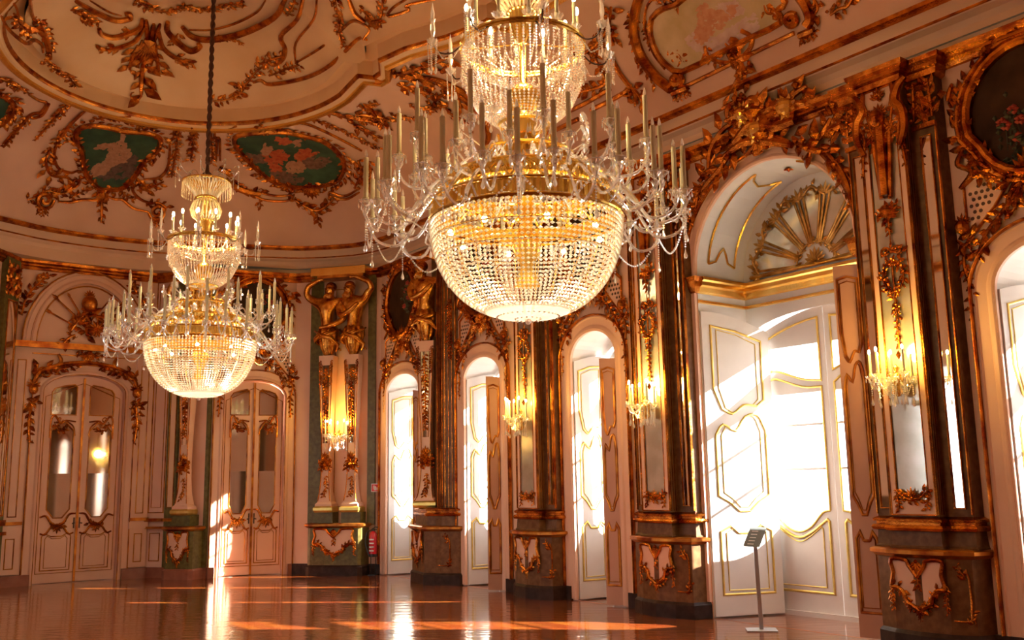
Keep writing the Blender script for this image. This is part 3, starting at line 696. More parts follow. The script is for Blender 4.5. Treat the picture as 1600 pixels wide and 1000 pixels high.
# ------------------------------------------------------------------ pedestals and pilasters
def shield(o, c, z0, hw, top, drop=1.):
    """gilt scroll border of the cream shield on a pedestal; returns its outline"""
    T = top; H = T-z0
    out = [(c-hw, T), (c-hw*.42, T), (c-hw*.30, T-H*.10), (c-hw*.12, T-H*.22), (c, T-H*.30), (c+hw*.12, T-H*.22), (c+hw*.30, T-H*.10), (c+hw*.42, T), (c+hw, T),
           (c+hw*.94, T-H*.25), (c+hw*1.05, T-H*.50), (c+hw*.80, T-H*.52), (c+hw*.58, T-H*.62), (c+hw*.48, T-H*.78), (c+hw*.25, T-H*.84), (c, T-H*.92),
           (c-hw*.25, T-H*.84), (c-hw*.48, T-H*.78), (c-hw*.58, T-H*.62), (c-hw*.80, T-H*.52), (c-hw*1.05, T-H*.50), (c-hw*.94, T-H*.25)]
    return out
def shield_on(F, w, c, z0, hw, top, root):
    m = MB(); out = shield(None, c, z0, hw, top); prism(m, F, out, w-.005, w+.012); part(m, 'shield_panel', 'wall_paint', root)
    o = Orn(onF(F, w+.01), 1.35); k = min(1, hw/.3)
    o.rod(out, .018*k, 3, closed=True); o.leafy([out[20], out[19], out[18], out[17], out[15], out[13], out[12], out[11], out[10]], .085*k, 3, berries=.2)
    o.fan((c, top-.01), (c, top-(top-z0)*.30), 5, 1.6); o.leafy([(c, top-(top-z0)*.32), (c, top-(top-z0)*.55)], .07*k, 3)
    for s in (-1, 1): o.scroll((c+s*hw*1.02, top-(top-z0)*.50), .045*k, 1, 0, s); o.leafy([(c+s*hw*1.05, top-(top-z0)*.55), (c+s*hw*1.05, top-(top-z0)*.95)], .06*k, 3, taper=True)
    o.fan((c, top-(top-z0)*.9), (c, top-(top-z0)*1.08), 5, 2); o.leafy([(c, top-(top-z0)*.95), (c, top-(top-z0)*1.15)], .05*k, 3, taper=True)
    o.build('shield_carving', 'gilt', root)
def pedestal_stack(root, path, marble, base='dark_base', plinth=True, ledge='gilt_line'):
    m = MB(); sweep(m, path, [(-.5, .0), (.03, .0), (.03, .165), (.015, .185), (0, .2), (-.5, .2)]); part(m, 'base', base, root)
    m = MB(); sweep(m, path, [(0, .2), (0, .93)]); part(m, 'dado', marble, root)
    m = MB(); sweep(m, path, [(0, .90), (.02, .91), (.05, .935), (.065, .94), (.065, .975), (.04, .99), (-.1, 1.0)]); part(m, 'ledge', ledge, root)
def side_carving(F, w, u0, u1, root):
    o = Orn(onF(F, w)); a, b = u0, u1
    o.rod([(a, .33), (b-.03, .33), (b, .40), (b, .72), (b-.04, .80)], .012, 3); o.leafy([(b-.02, .30), (b+.01, .42)], .08, 3); o.leafy([(b-.03, .72), (b-.10, .84)], .09, 3)
    o.build('side_carving', 'gilt', root)
def window_pilaster(c, idx, label, hw=.56):
    F = RW; root = empty('pilaster', F.P(c, .2, 0), label, 'pilaster', 'marble pilasters with mirrors between the windows')
    ch = .27     # half width of the central block
    ww, wc = .17, .33
    path = [F.P(*p, 0)[:2] for p in ((c-hw, 0), (c-hw+.03, ww), (c-ch, ww+.03), (c-ch, wc), (c+ch, wc), (c+ch, ww+.03), (c+hw-.03, ww), (c+hw, 0))]
    pth = [F.P(*p, 0)[:2] for p in ((c-hw, 0), (c-hw+.06, .24), (c-ch-.02, wc), (c, wc+.04), (c+ch+.02, wc), (c+hw-.06, .24), (c+hw, 0))]
    pedestal_stack(root, pth, 'marble_lamplit')
    shield_on(Fr(F.P(c-ch, wc+.012, 0), F.P(c+ch, wc+.012, 0)), .01, ch, .36, .27, .88, root)
    side_carving(Fr(F.P(c+ch+.02, wc, 0), F.P(c+hw-.06, .24, 0)), .005, .03, .19, root)
    m = MB(); sweep(m, path, [(.01, .98), (.015, 1.0), (.0, 1.02), (-.01, 1.16)]); part(m, 'plinth', 'marble_lamplit', root)
    m = MB(); sweep(m, path, [(-.01, 1.155), (.03, 1.165), (.045, 1.19), (.03, 1.215), (.0, 1.22), (.0, 1.245), (.025, 1.25), (.03, 1.275), (-.02, 1.30)]); part(m, 'gilt_base_moulding', 'gilt', root)
    m = MB(); sweep(m, path, [(-.02, 1.28), (-.02, 5.9)]); part(m, 'shaft', 'marble_lamplit', root)
    # pink fillets and gilt lines on the central block
    m = MB(); prism(m, F, rect(c-ch+.03, c+ch-.03, 1.32, 5.82), wc-.02, wc-.005, [rect(c-.17, c+.17, 1.46, 5.32)]); part(m, 'panel_border', 'wall_paint', root)
    m = MB(); mould(m, F, rect(c-ch+.03, c+ch-.03, 1.32, 5.82), .018, wc-.01, .014, True); mould(m, F, rect(c-.17, c+.17, 1.46, 5.32), .016, wc-.01, .012, True)
    for s in (-1, 1):
        a = c+s*(ch+.13); mould(m, F, rect(a-.055, a+.055, 1.38, 5.2), .016, ww-.0, .02, True)
        for q in (.02, .045): fbox(m, F, c+s*(ch-.012)-.006, c+s*(ch-.012)+.006, wc-.02, wc, 1.32, 5.6)
        fbox(m, F, c+s*(hw-.05)-.006, c+s*(hw-.05)+.006, ww-.03, ww+.005, 1.32, 5.3)
        S = Fr(F.P(c+ch-.02, wc, 0), F.P(c+ch-.02, ww, 0)) if s > 0 else None
        if S is not None:
            for q in (.03, .07, .11): fbox(m, S, q-.004, q+.004, -.002, .006, 1.32, 5.3)
    part(m, 'gilt_moulding', 'gilt', root)
    m = MB(); prism(m, F, rect(c-.165, c+.165, 1.465, 5.315), wc-.019, wc-.0185); part(m, 'center_mirror', 'old_mirror', root)
    for s in (-1, 1):
        m = MB(); a = c+s*(ch+.13); prism(m, F, rect(a-.048, a+.048, 1.39, 5.19), ww-.0, ww+.002); part(m, 'side_mirror', 'mirror', root)
    # carving hung over the mirror
    o = Orn(onF(F, wc-.0), 1.25); X = lambda k: c+k
    for s in (-1, 1):     # brackets of the capital
        o.rod([(X(s*.21), 5.12), (X(s*.27), 5.30), (X(s*.26), 5.50), (X(s*.19), 5.62), (X(s*.24), 5.76), (X(s*.33), 5.84)], .04); o.rod([(X(s*.14), 5.58), (X(s*.19), 5.70), (X(s*.17), 5.82)], .028); o.scroll((X(s*.17), 5.36), .06, 1.2, 0, s)
        o.leafy([(X(s*.26), 5.5), (X(s*.20), 5.3), (X(s*.23), 5.1), (X(s*.25), 4.9)], .12, taper=True)
        o.rod([(X(s*.10), 5.3), (X(s*.07), 4.9), (X(s*.045), 4.6)], .022, taper=False)
    o.m.ball(F.P(c, wc+.07, 5.47), .085, 12, 8, 1.25)                      # little head
    o.fan((c, 5.52), (c, 5.66), 11, 4.2); o.fan((c, 5.70), (c, 5.84), 7, 2.4); o.blob((c, 5.72), .04, 6); o.leafy([(X(-.16), 5.62), (X(-.12), 5.42), (X(-.07), 5.22)], .12); o.leafy([(X(.16), 5.62), (X(.12), 5.42), (X(.07), 5.22)], .12);  o.leafy([(X(-.13), 5.36), (X(-.05), 5.30), (X(.05), 5.30), (X(.13), 5.36)], .12)
    o.rod([(c, 5.42), (c, 4.62)], .05, taper=False); o.leafy([(c, 5.3), (c, 4.62)], .10, 4)
    o.blob((c, 4.46), .07, 7); o.leafy([(X(-.1), 4.5), (X(-.03), 4.40), (X(.05), 4.44), (X(.11), 4.5)], .1); o.leafy([(c, 4.42), (c, 4.2)], .1, taper=True)
    o.rod([(c, 4.2), (c, 4.05)], .006)
    o.scroll((X(-.07), 4.02), .06, 1.1, 0, 1); o.scroll((X(.07), 4.02), .06, 1.1, PI, -1); o.leafy([(X(-.12), 3.98), (c, 4.05), (X(.12), 3.98)], .09)
    o.leafy([(c+.115*math.sin(2*PI*k/10), 3.76+.165*math.cos(2*PI*k/10)) for k in range(10)], .085, 3, closed=True, berries=.8)
    o.rod([(c, 3.95), (c, 3.62)], .012); o.leafy([(c, 3.58), (c, 3.0)], .085, 4, taper=True, berries=.6)
    o.m.bead(F.P(c, wc+.03, 2.93), .03, .05, 6)
    o.build('mirror_carving', 'gilt', root); o = Orn(onF(F, wc-.0), 1.25)
    o.leafy([(X(-.17), 1.56), (X(-.10), 1.50), (c, 1.46), (X(.10), 1.50), (X(.17), 1.56)], .08); o.fan((c, 1.48), (c, 1.6), 5, 1.6); o.leafy([(X(-.17), 1.54), (X(-.15), 1.38)], .06); o.leafy([(X(.17), 1.54), (X(.15), 1.38)], .06)
    o.build('mirror_crest', 'gilt', root)
    # capitals of the wings
    m = MB()
    for s in (-1, 1):
        a0, a1 = (c+ch+.0, c+hw-.03) if s > 0 else (c-hw+.03, c-ch-.0)
        fbox(m, F, a0, a1, ww-.01, ww+.04, 5.28, 5.33)
    path2 = [F.P(*p, 0)[:2] for p in ((c-hw-.03, 0), (c-hw-.03, ww+.03), (c-ch, ww+.03), (c-ch, wc+.02), (c+ch, wc+.02), (c+ch, ww+.03), (c+hw+.03, ww+.03), (c+hw+.03, 0))]
    sweep(m, path2, [(-.05, 5.82), (-.01, 5.84), (.0, 5.90), (.03, 5.92), (.03, 5.96), (.06, 5.99), (.07, 6.04), (-.3, 6.07)])
    part(m, 'entablature_break', 'gilt', root)
    for s in (-1, 1):
        o = Orn(onF(F, ww+.01), 1.3); a = c+s*(ch+.13)
        for z in (5.42, 5.58, 5.73): o.blob((a, z), .065, 6)
        o.leafy([(a-.1, 5.38), (a-.08, 5.8)], .12); o.leafy([(a+.1, 5.38), (a+.08, 5.8)], .12)
        o.build('capital_carving', 'gilt', root)
    return root
window_pilaster(5.17, 0, 'dark marble pilaster left of the third window from the far corner', .52)
window_pilaster(7.9, 1, 'dark marble pilaster left of the tall vaulted window bay')
window_pilaster(11.5, 2, 'dark marble pilaster right of the tall vaulted window bay')

# ------------------------------------------------------------------ gilt figures on tapering terms
def skin_figure(name, verts, edges, radii, parent, m='statue_gold'):
    me = bpy.data.meshes.new(name); me.from_pydata([tuple(map(float, v)) for v in verts], edges, []); me.materials.append(MATS[m])
    o = bpy.data.objects.new(name, me); COL.objects.link(o); adopt(o, parent)
    sk = o.modifiers.new('skin', 'SKIN'); sl = me.skin_vertices[0].data
    for i, r in enumerate(radii):
        r = r if hasattr(r, '__len__') else (r, r); sl[i].radius = r
    sl[0].use_root = True; sk.use_smooth_shade = True
    sb = o.modifiers.new('sub', 'SUBSURF'); sb.levels = 2; sb.render_levels = 2
    return o
def atlas(F, u, w, pose, label, ztop=5.95, zped=1.30, wide=.17, legs=True):
    """half figure carrying the cornice, growing out of a tapering shaft"""
    root = empty('atlas_statue', F.P(u, w, zped), label, 'statue')
    P = lambda du, dw, z: F.P(u+du, w+dw, z)
    s = pose
    # body: one continuous skin
    hz = ztop-.42
    BW = 1.42
    P0_ = lambda du, dw, z: F.P(u+du, w+dw, z)
    P = lambda du, dw, z: F.P(u+du*(BW if abs(du) < .33 else 1.12), w+dw*1.25, z)
    V = [P(0, .02, 4.78), P(-.02*s, .03, 5.0), P(-.02*s, .04, 5.22), P(0, .05, 5.38), P(.03*s, .08, 5.50), P(.05*s, .11, 5.60), P(.05*s, .13, 5.72),
         P(-.17, .05, 5.40), P(.17, .05, 5.40)]
    R = [(.15, .12), (.125, .10), (.155, .12), (.15, .11), (.06, .06), (.085, .09), (.075, .08), (.075, .075), (.075, .075)]
    E_ = [(0, 1), (1, 2), (2, 3), (3, 4), (4, 5), (5, 6), (3, 7), (3, 8)]
    def chain(start, pts, rr):
        k = start
        for p, r in zip(pts, rr): V.append(P(*p)); R.append(r); E_.append((k, len(V)-1)); k = len(V)-1
    if s > 0:     # left figure: both arms up round the head, right hand low on the hip
        chain(7, [(-.30, .08, 5.52), (-.40, .12, 5.60), (-.28, .12, 5.74), (-.12, .10, 5.86), (-.05, .10, 5.87)], [.06, .052, .048, .036, .03])
        chain(8, [(.24, .08, 5.20), (.27, .10, 5.02), (.16, .16, 4.92), (.02, .20, 4.86), (-.08, .2, 4.85)], [.06, .052, .045, .034, .028])
    else:         # right figure: arm folded over the head, the other across the chest
        chain(8, [(.24, .08, 5.56), (.38, .10, 5.62), (.26, .12, 5.76), (.06, .12, 5.88), (-.04, .12, 5.88)], [.06, .052, .048, .036, .03])
        chain(7, [(-.21, .09, 5.24), (-.16, .14, 5.08), (.0, .20, 5.16), (.10, .21, 5.28), (.14, .2, 5.33)], [.055, .05, .043, .034, .028])
    R = [tuple(q*1.30 for q in (r if hasattr(r, '__len__') else (r, r))) for r in R]
    skin_figure('body', V, E_, R, root)
    m = MB(); hx = V[5]; fN = F.N(); hx = hx-fN*.07; m.ball(hx+np.array([0, 0, .11]), .115, 12, 8, .9)
    for k in range(26):
        a = random.uniform(0, 2*PI); e = random.uniform(-.2, 1.3); m.bead(hx+np.array([.10*math.cos(a)*math.cos(e), .10*math.sin(a)*math.cos(e), .09+.09*math.sin(e)]), .028, .022, 5)
    part(m, 'hair', 'gilt', root, True)
    m = MB(); f = F.N(); hc = V[5]+f*.125
    m.bead(hc+f*.02+np.array([0, 0, -.005]), .020, .04, 5)
    for q in (-1, 1): m.bead(hc-f*.005+np.array([F.d[0], F.d[1], 0])*.04*q+np.array([0, 0, .045]), .03, .012, 6)
    t_ = np.array([F.d[0], F.d[1], 0])
    for q in (-1, 1): m.bead(hc+t_*.035*q+np.array([0, 0, .022]), .014, .008, 6)
    m.bead(hc+np.array([0, 0, -.045]), .022, .009, 6)
    for q in range(9): m.bead(hc-f*.02+t_*.07*math.sin(q*.7-2.8)+np.array([0, 0, -.09-.012*(q % 3)]), .034, .055, 5)
    part(m, 'face', 'statue_gold', root)
    # drapery
    m = MB(); base = P(0, .01, 0)
    prof = [(.05, 4.22), (.09, 4.34), (.15, 4.46), (.17, 4.58), (.205, 4.70), (.20, 4.80), (.17, 4.88), (.14, 4.90)]
    m.lathe((base[0], base[1], 0), prof, 40, ripple=9, amp=.10)
    for k in range(5):
        a0 = k*.9; m.tube([P(.19*math.cos(a0+q*.45), .03+.16*math.sin(a0+q*.45), 4.84-.05*k-.045*q) for q in range(6)], [.012, .03, .038, .038, .03, .012], 6)
    m.tube([P(-.2, .05, 4.82), P(-.05, .2, 4.70), P(.12, .2, 4.62), P(.18, .1, 4.5), P(.15, .1, 4.36)], [.02, .045, .05, .04, .015], 7)
    part(m, 'drapery', 'statue_gold', root, True)
    # tapering term
    m = MB(); P = P0_
    def ring(z, a, b): return [P(-a, -b, z), P(a, -b, z), P(a, b, z), P(-a, b, z)]
    rows = [(zped, wide*1.05, .15), (zped+.06, wide*1.02, .15), (zped+.10, wide*.80, .12), (zped+.32, wide*.60, .09), (zped+.60, wide*.50, .075), (2.3, wide*.48, .075), (2.6, wide*.50, .08), (4.1, wide*.86, .12), (4.3, wide*.9, .12)]
    vs = [p for r in rows for p in ring(*r)]; m.add(vs, [(4*i+k, 4*i+(k+1) % 4, 4*i+4+(k+1) % 4, 4*i+4+k) for i in range(len(rows)-1) for k in range(4)]+[(0, 3, 2, 1)])
    part(m, 'term_shaft', 'wall_paint', root)
    m = MB(); G = Fr(P(0, .0, 0), d=F.d)
    def fr(z): 
        for a, b in zip(rows, rows[1:]):
            if a[0] <= z <= b[0]: k = (z-a[0])/(b[0]-a[0]); return a[1]+(b[1]-a[1])*k, a[2]+(b[2]-a[2])*k
        return rows[-1][1], rows[-1][2]
    zs = [2.55, 2.9, 3.3, 3.7, 4.1]; vs = []
    for z in zs: a, b = fr(z); vs += [G.P(-a*.5, b+.004, z), G.P(a*.5, b+.004, z)]
    m.add(vs, [(2*i, 2*i+1, 2*i+3, 2*i+2) for i in range(len(zs)-1)]); part(m, 'term_mirror', 'mirror', root)
    o = Orn(lambda x, z: (G.P(x, fr(z)[1]+.004, z), F.N()))
    o.leafy([(0, 4.05), (0, 2.7)], .10, 8, taper=False); o.blob((0, 2.12), .07, 8); o.leafy([(-.09, 2.2), (0, 2.05), (.09, 2.2)], .12); o.fan((0, 2.2), (0, 2.4), 5, 1.2)
    for q in (-1, 1):
        o.rod([(q*fr(z)[0]*.96, z) for z in (4.15, 3.6, 3.0, 2.5, 2.1, 1.95, 1.7, 1.5, 1.42)], .010, 3, taper=False); o.rod([(q*fr(z)[0]*.55, z) for z in (4.1, 3.6, 3.0, 2.55)], .007, 3, taper=False); o.leafy([(q*fr(z)[0]*.8, z) for z in (4.2, 3.9, 3.7)], .06)
        o.leafy([(q*fr(z)[0]*1.05, z) for z in (2.25, 2.1, 2.0)], .12)
    o.leafy([(0, 1.9), (.03, 1.7), (-.02, 1.5)], .09); o.scroll((0, 1.56), .05, 1.2)
    o.build('term_carving', 'gilt', root)
    m = MB(); c_ = P(0, 0, 0); mm = [P(-wide*1.12, -.15, 0)[:2], P(-wide*1.12, .17, 0)[:2], P(wide*1.12, .17, 0)[:2], P(wide*1.12, -.15, 0)[:2]]
    sweep(m, mm, [(-.1, zped-.10), (-.01, zped-.10), (.01, zped-.06), (.01, zped-.01), (-.02, zped+.02), (-.1, zped+.02)]); part(m, 'gilt_foot', 'gold_line', root)
    return root
def end_pedestal(F, u0, u1, w, label, base='dark_base', shields=1, plinths=()):
    root = empty('pedestal', F.P((u0+u1)/2, w/2, 0), label, 'pedestal'); ch = .08
    path = [F.P(*p, 0)[:2] for p in ((u0-.03, 0), (u0, w-.03), (u0+.06, w), (u1-.06, w), (u1, w-.03), (u1+.03, 0))]
    pedestal_stack(root, path, 'marble_daylit', base); c = (u0+u1)/2; hw = (u1-u0)/2
    m = MB(); m.add([F.P(u0, 0, .985), F.P(u1, 0, .985), F.P(u1, w, .985), F.P(u0, w, .985)], [(0, 1, 2, 3)]); part(m, 'top_slab', 'marble_daylit', root)
    shield_on(F, w+.002, c, .30 if hw < .5 else .36, hw*.72, .88, root)
    for p in plinths:
        m = MB(); sweep(m, [F.P(*q, 0)[:2] for q in ((p-.2, 0), (p-.2, w-.06), (p+.2, w-.06), (p+.2, 0))], [(0, .985), (0, 1.2)]); part(m, 'plinth', 'marble_daylit', root)
    return root
end_pedestal(P2, .50, 1.62, .34, 'wide olive-brown marble pedestal under the pair of gilt figures', plinths=(.80, 1.38))
end_pedestal(P1, .66, 1.28, .36, 'narrow olive-brown marble pedestal directly below the small chandelier', 'red_marble', plinths=(.97,))
atlas(P2, .82, .18, 1, 'left gilt bearded figure of the pair, bent elbow raised beside his head'); atlas(P2, 1.37, .18, -1, 'right gilt figure of the pair, arm folded over his head')
atlas(P1, .97, .20, 1, 'gilt figure on a cream tapering shaft hidden behind the small chandelier')
# dark recess and marble strips behind the figures
m = MB()
for a, b in ((.36, .62), (1.62, 1.78)): fbox(m, P2, a, b, 0, .05, .95, 6.05)
for a, b in ((.42, .66), (1.3, 1.38)): fbox(m, P1, a, b, 0, .06, .2, 6.05)
struct(m.build('trim_9', 'marble_daylit'), 'olive-brown marble strips beside the gilt figures', 'pilaster')
m = MB(); mould(m, P1, rect(.02, .36, 1.25, 5.9), .02, .0, .02, True); mould(m, P1, rect(.08, .30, 1.35, 5.8), .012, .0, .015, True); mould(m, P1, rect(.08, .30, .32, .85), .02, 0, .015, True)
mould(m, P1, rect(.47, .61, 1.35, 5.3), .016, .06, .015, True)
for a, b in ((0, .40), (.42, .66)): fbox(m, P1, a, b, 0, .1, 1.08, 1.14); fbox(m, P1, a, b, 0, .085, .94, .98)
mould(m, P2, rect(.90, 1.30, 1.3, 5.7), .014, .0, .015, True); fbox(m, P2, .62, 1.62, 0, .35, 5.88, 5.93)
struct(m.build('trim_10', 'gilt_line'), 'gilt lines of the wall panels beside the gilt figures', 'moulding')
m = MB(); fbox(m, P2, .50, 1.68, 0, .40, 5.93, 6.09); struct(m.build('trim_11', 'gold_leaf'), 'gilt ledge carried by the pair of gilt figures', 'cornice')
m = MB(); mould(m, P1, rect(.48, .60, 1.36, 5.29), .001, .06, .001, True); m = MB(); prism(m, P1, rect(.485, .595, 1.36, 5.28), .055, .062); struct(m.build('trim_12', 'mirror'), 'narrow wall mirror left of the small chandelier pedestal', 'mirror')

# column A between the first two windows
root = empty('pilaster', RW.P(2.15, .2, 0), 'dark marble pilaster with tapering cream column between the two farthest windows', 'pilaster')
pa = [RW.P(*p, 0)[:2] for p in ((1.50, 0), (1.56, .20), (2.34, .42), (2.50, .30), (2.62, .26), (2.88, .05), (2.9, 0))]
pedestal_stack(root, pa, 'marble_lamplit')
FA = Fr(RW.P(1.56, .20, 0), RW.P(2.34, .42, 0)); FB = Fr(RW.P(2.34, .42, 0), RW.P(2.62, .26, 0)); FC = Fr(RW.P(2.5, .30, 0), RW.P(2.88, .05, 0))
shield_on(FA, .004, .40, .34, .30, .88, root); side_carving(FC, .02, .05, .28, root)
pb = [RW.P(*p, 0)[:2] for p in ((1.54, 0), (1.60, .15), (2.30, .34), (2.44, .26), (2.58, .22), (2.84, .03), (2.86, 0))]
m = MB(); sweep(m, pb, [(.0, .98), (0, 1.16)]); part(m, 'plinth', 'marble_lamplit', root)
m = MB(); sweep(m, pb, [(.0, 1.155), (.03, 1.165), (.045, 1.19), (.03, 1.215), (.0, 1.22), (.0, 1.245), (.025, 1.25), (.03, 1.275), (-.02, 1.30)]); part(m, 'gilt_base_moulding', 'gilt', root)
pc = [RW.P(*p, 0)[:2] for p in ((1.9, 0), (2.28, .14), (2.40, .20), (2.56, .17), (2.80, .02), (2.84, 0))]
m = MB(); sweep(m, pc, [(-.01, 1.28), (-.01, 6.0)]); part(m, 'shaft', 'marble_lamplit', root)
m = MB(); FD = Fr(RW.P(2.40, .20, 0), RW.P(2.56, .17, 0)); FE = Fr(RW.P(2.56, .17, 0), RW.P(2.80, .02, 0))
for F_, L_ in ((FD, FD.L), (FE, FE.L)):
    for k in (.15, .38, .62, .85): fbox(m, F_, L_*k-.005, L_*k+.005, -.01, .006, 1.3, 6.0)
    mould(m, F_, rect(L_*.1, L_*.9, 1.34, 5.4), .012, -.008, .018, True)
part(m, 'gilt_moulding', 'gilt', root)
o = Orn(onF(FE, .0)); o.leafy([(FE.L/2, 5.0), (FE.L/2, 3.9)], .10); o.build('shaft_drop', 'gilt', root); o = Orn(onF(FE, .0)); o.leafy([(FE.L*.2, 5.45), (FE.L*.8, 5.45)], .16); o.leafy([(FE.L*.2, 5.7), (FE.L*.8, 5.7)], .16); o.build('shaft_carving', 'gilt', root)
FA2 = Fr(RW.P(2.02, .16, 0), d=.8*RW.d-.6*RW.n)
atlas(FA2, 0, 0, -1, 'gilt figure above the cream tapering column, behind the large chandelier', wide=.19, zped=1.40)

# ------------------------------------------------------------------ overdoor paintings and carving
def overdoor(F, c, k, zt, label, label2, group=None, flowers=True, hw=.56, fx=0.):
    """dark oval canvas in a gilt rocaille frame, lattice panels, ribbon and garlands above an arched opening whose crown is at zt"""
    oc = 5.24; a, b = hw, .66
    oval = [(c+a*math.sin(t)*(1-.16*math.cos(t)*0-.10*(math.cos(t) < -.3)), oc+b*math.cos(t)) for t in [2*PI*i/28 for i in range(28)]]
    root = empty('overdoor_painting', F.P(c, .03, zt), label, 'painting', group)
    m = MB(); prism(m, F, oval, .0, .03); cv_ = part(m, 'canvas', 'canvas_dark', root)
    if flowers:
        lv = MB(); rs = MB()
        for i in range(9):
            a_ = random.uniform(0, 2*PI); lv.tube([F.P(c+fx+.15, .032, oc-.25), F.P(c+fx+.15+.08*math.cos(a_), .034, oc), F.P(c+fx+.17+.16*math.cos(a_), .034, oc+fx+.15+.22*math.sin(a_))], .006, 4)
        for i in range(34):
            x, z = c+fx+.16+random.gauss(0, .09), oc+fx+.10+random.gauss(0, .18); lv.bead(F.P(x, .03, z), random.uniform(.025, .05), .035, 6)
        for x, z in ((c+fx+.12, oc+fx+.2), (c+fx+.22, oc+fx+.05), (c+fx+.08, oc-.1), (c+fx+.2, oc+fx+.34), (c+fx+.26, oc+fx+.22)):
            for q in range(5): rs.bead(F.P(x+.03*math.cos(q*1.26), .034, z+.03*math.sin(q*1.26)), .035, .03, 6)
        two(lv, 'leaf_paint', rs, 'rose_paint', 'painted_bouquet', cv_)
    fr = MB(); mould(fr, F, oval, .11, .01, .10, True); mould(fr, F, [(c+(p[0]-c)*1.17, oc+(p[1]-oc)*1.12) for p in oval], .08, .0, .07, True); f_ = part(fr, 'frame', 'gilt', root)
    o = Orn(onF(F, .04), 1.35); ov = [(c+(p[0]-c)*1.15, oc+(p[1]-oc)*1.11) for p in oval]
    o.leafy(ov, .15*k, 2, closed=True, stem=False); o.fan((c, oc+b), (c, oc+b+.14), 9, 3)
    for s in (-1, 1):
        o.scroll((c+s*a*1.18, oc+.1), .07, 1.2, 0, s); o.leafy([(c+s*a*1.2, oc+.45), (c+s*a*1.3, oc+.3)], .16)
        o.rod([(c+s*a*1.1, oc-.25), (c+s*a*1.22, oc-.40), (c+s*a*1.0, oc-.52), (c+s*a*1.22, oc-.66)], .022); o.leafy([(c+s*a*1.05, oc-.35), (c+s*a*.8, oc-.6), (c+s*a*.5, oc-.72)], .12)
    o.build('frame_carving', 'gilt', f_)
    # carving group over the arch
    root2 = empty('overdoor_carving', F.P(c, .02, zt), label2, 'carving', None if group is None else 'carved garlands over the windows')
    z0 = zt+.16
    for s in (-1, 1):
        m = MB(); dk = MB(); ed = MB()
        q = [(c+s*.66*hw/.56, z0-.22), (c+s*.66*hw/.56, z0+.34), (c+s*.48*hw/.56, z0+.46), (c+s*.24, z0+.30), (c+s*.42, z0+.06)]
        if s < 0: q = q[::-1]
        prism(m, F, q, 0, .02); mould(ed, F, q, .03, .015, .03, True)
        for i in range(9):
            for j in range(11):
                x = c+s*(.26+i*.06)+(.03 if j % 2 else 0)*s; z = z0-.2+j*.064
                inside = all(((q[(t+1) % 5][0]-q[t][0])*(z-q[t][1])-(q[(t+1) % 5][1]-q[t][1])*(x-q[t][0]))*(1 if sum((q[t2][0])*(q[(t2+1) % 5][1])-q[(t2+1) % 5][0]*q[t2][1] for t2 in range(5)) > 0 else -1) > .022 for t in range(5))
                if inside: prism(dk, F, [(x+.021*math.cos(PI*v/3), z+.021*math.sin(PI*v/3)) for v in range(6)], .018, .022)
        lp = two(m, 'wall_paint', dk, 'lattice_dark', 'lattice_panel', root2); part(ed, 'lattice_border', 'gilt', lp)
    o = Orn(onF(F, .02), 1.3)
    o.fan((c, z0+.18), (c, z0+.62), 9, 1.5, .22); o.fan((c, z0+.3), (c, z0-.02), 7, 1.3, .25); o.blob((c, z0+.24), .07, 8)
    for s in (-1, 1):
        h = hw/.56
        o.leafy([(c+s*.02, z0+.42), (c+s*.16, z0+.2), (c+s*.34, z0+.0), (c+s*.50*h, z0-.2), (c+s*.60*h, z0-.42)], .13*k)
        o.rod([(c+s*.08, z0+.42), (c+s*.25, z0+.16), (c+s*.30, z0-.0)], .02); o.leafy([(c+s*.1, z0+.3), (c+s*.2, z0+.1), (c+s*.22, z0-.02)], .12)
        x = c+s*.70*h     # little bust with a leaf drop on each side of the arch
        o.m.ball(F.P(x, .07, z0-.08), .065, 10, 7, 1.2); o.fan((x, z0-.04), (x, z0+.08), 7, 3); o.leafy([(x-.08, z0-.2), (x, z0-.26), (x+.08, z0-.2)], .13)
        o.leafy([(x, z0-.25), (x+s*.03, z0-.45), (x-s*.01, z0-.7), (x+s*.01, z0-1.05)], .13, taper=True)
    o.build('garlands', 'gilt', root2)
g = 'dark flower paintings over the windows'
overdoor(D2, .82, 1, 3.98, 'dark oval painting over the mirrored door, behind the small chandelier', 'gilt ribbon carving and lattice over the mirrored door right of the small chandelier', g)
overdoor(RW, .9, 1, 4.02, 'dark oval painting over the window nearest the far corner', 'gilt ribbon carving and lattice over the window nearest the far corner', g)
overdoor(RW, 3.57, 1, 4.05, 'dark oval painting over the second window, under the large glass bowl', 'gilt ribbon carving and lattice over the second window from the far corner', g)
overdoor(RW, 6.42, 1, 4.10, 'dark oval painting over the third window, behind the large chandelier', 'gilt ribbon carving and lattice over the third window from the far corner', g)
overdoor(RW, 12.88, 1, 4.10, 'large dark oval painting of red roses at the right edge', 'gilt ribbon carving and lattice over the window at the right edge', g, hw=.60, fx=-.34)

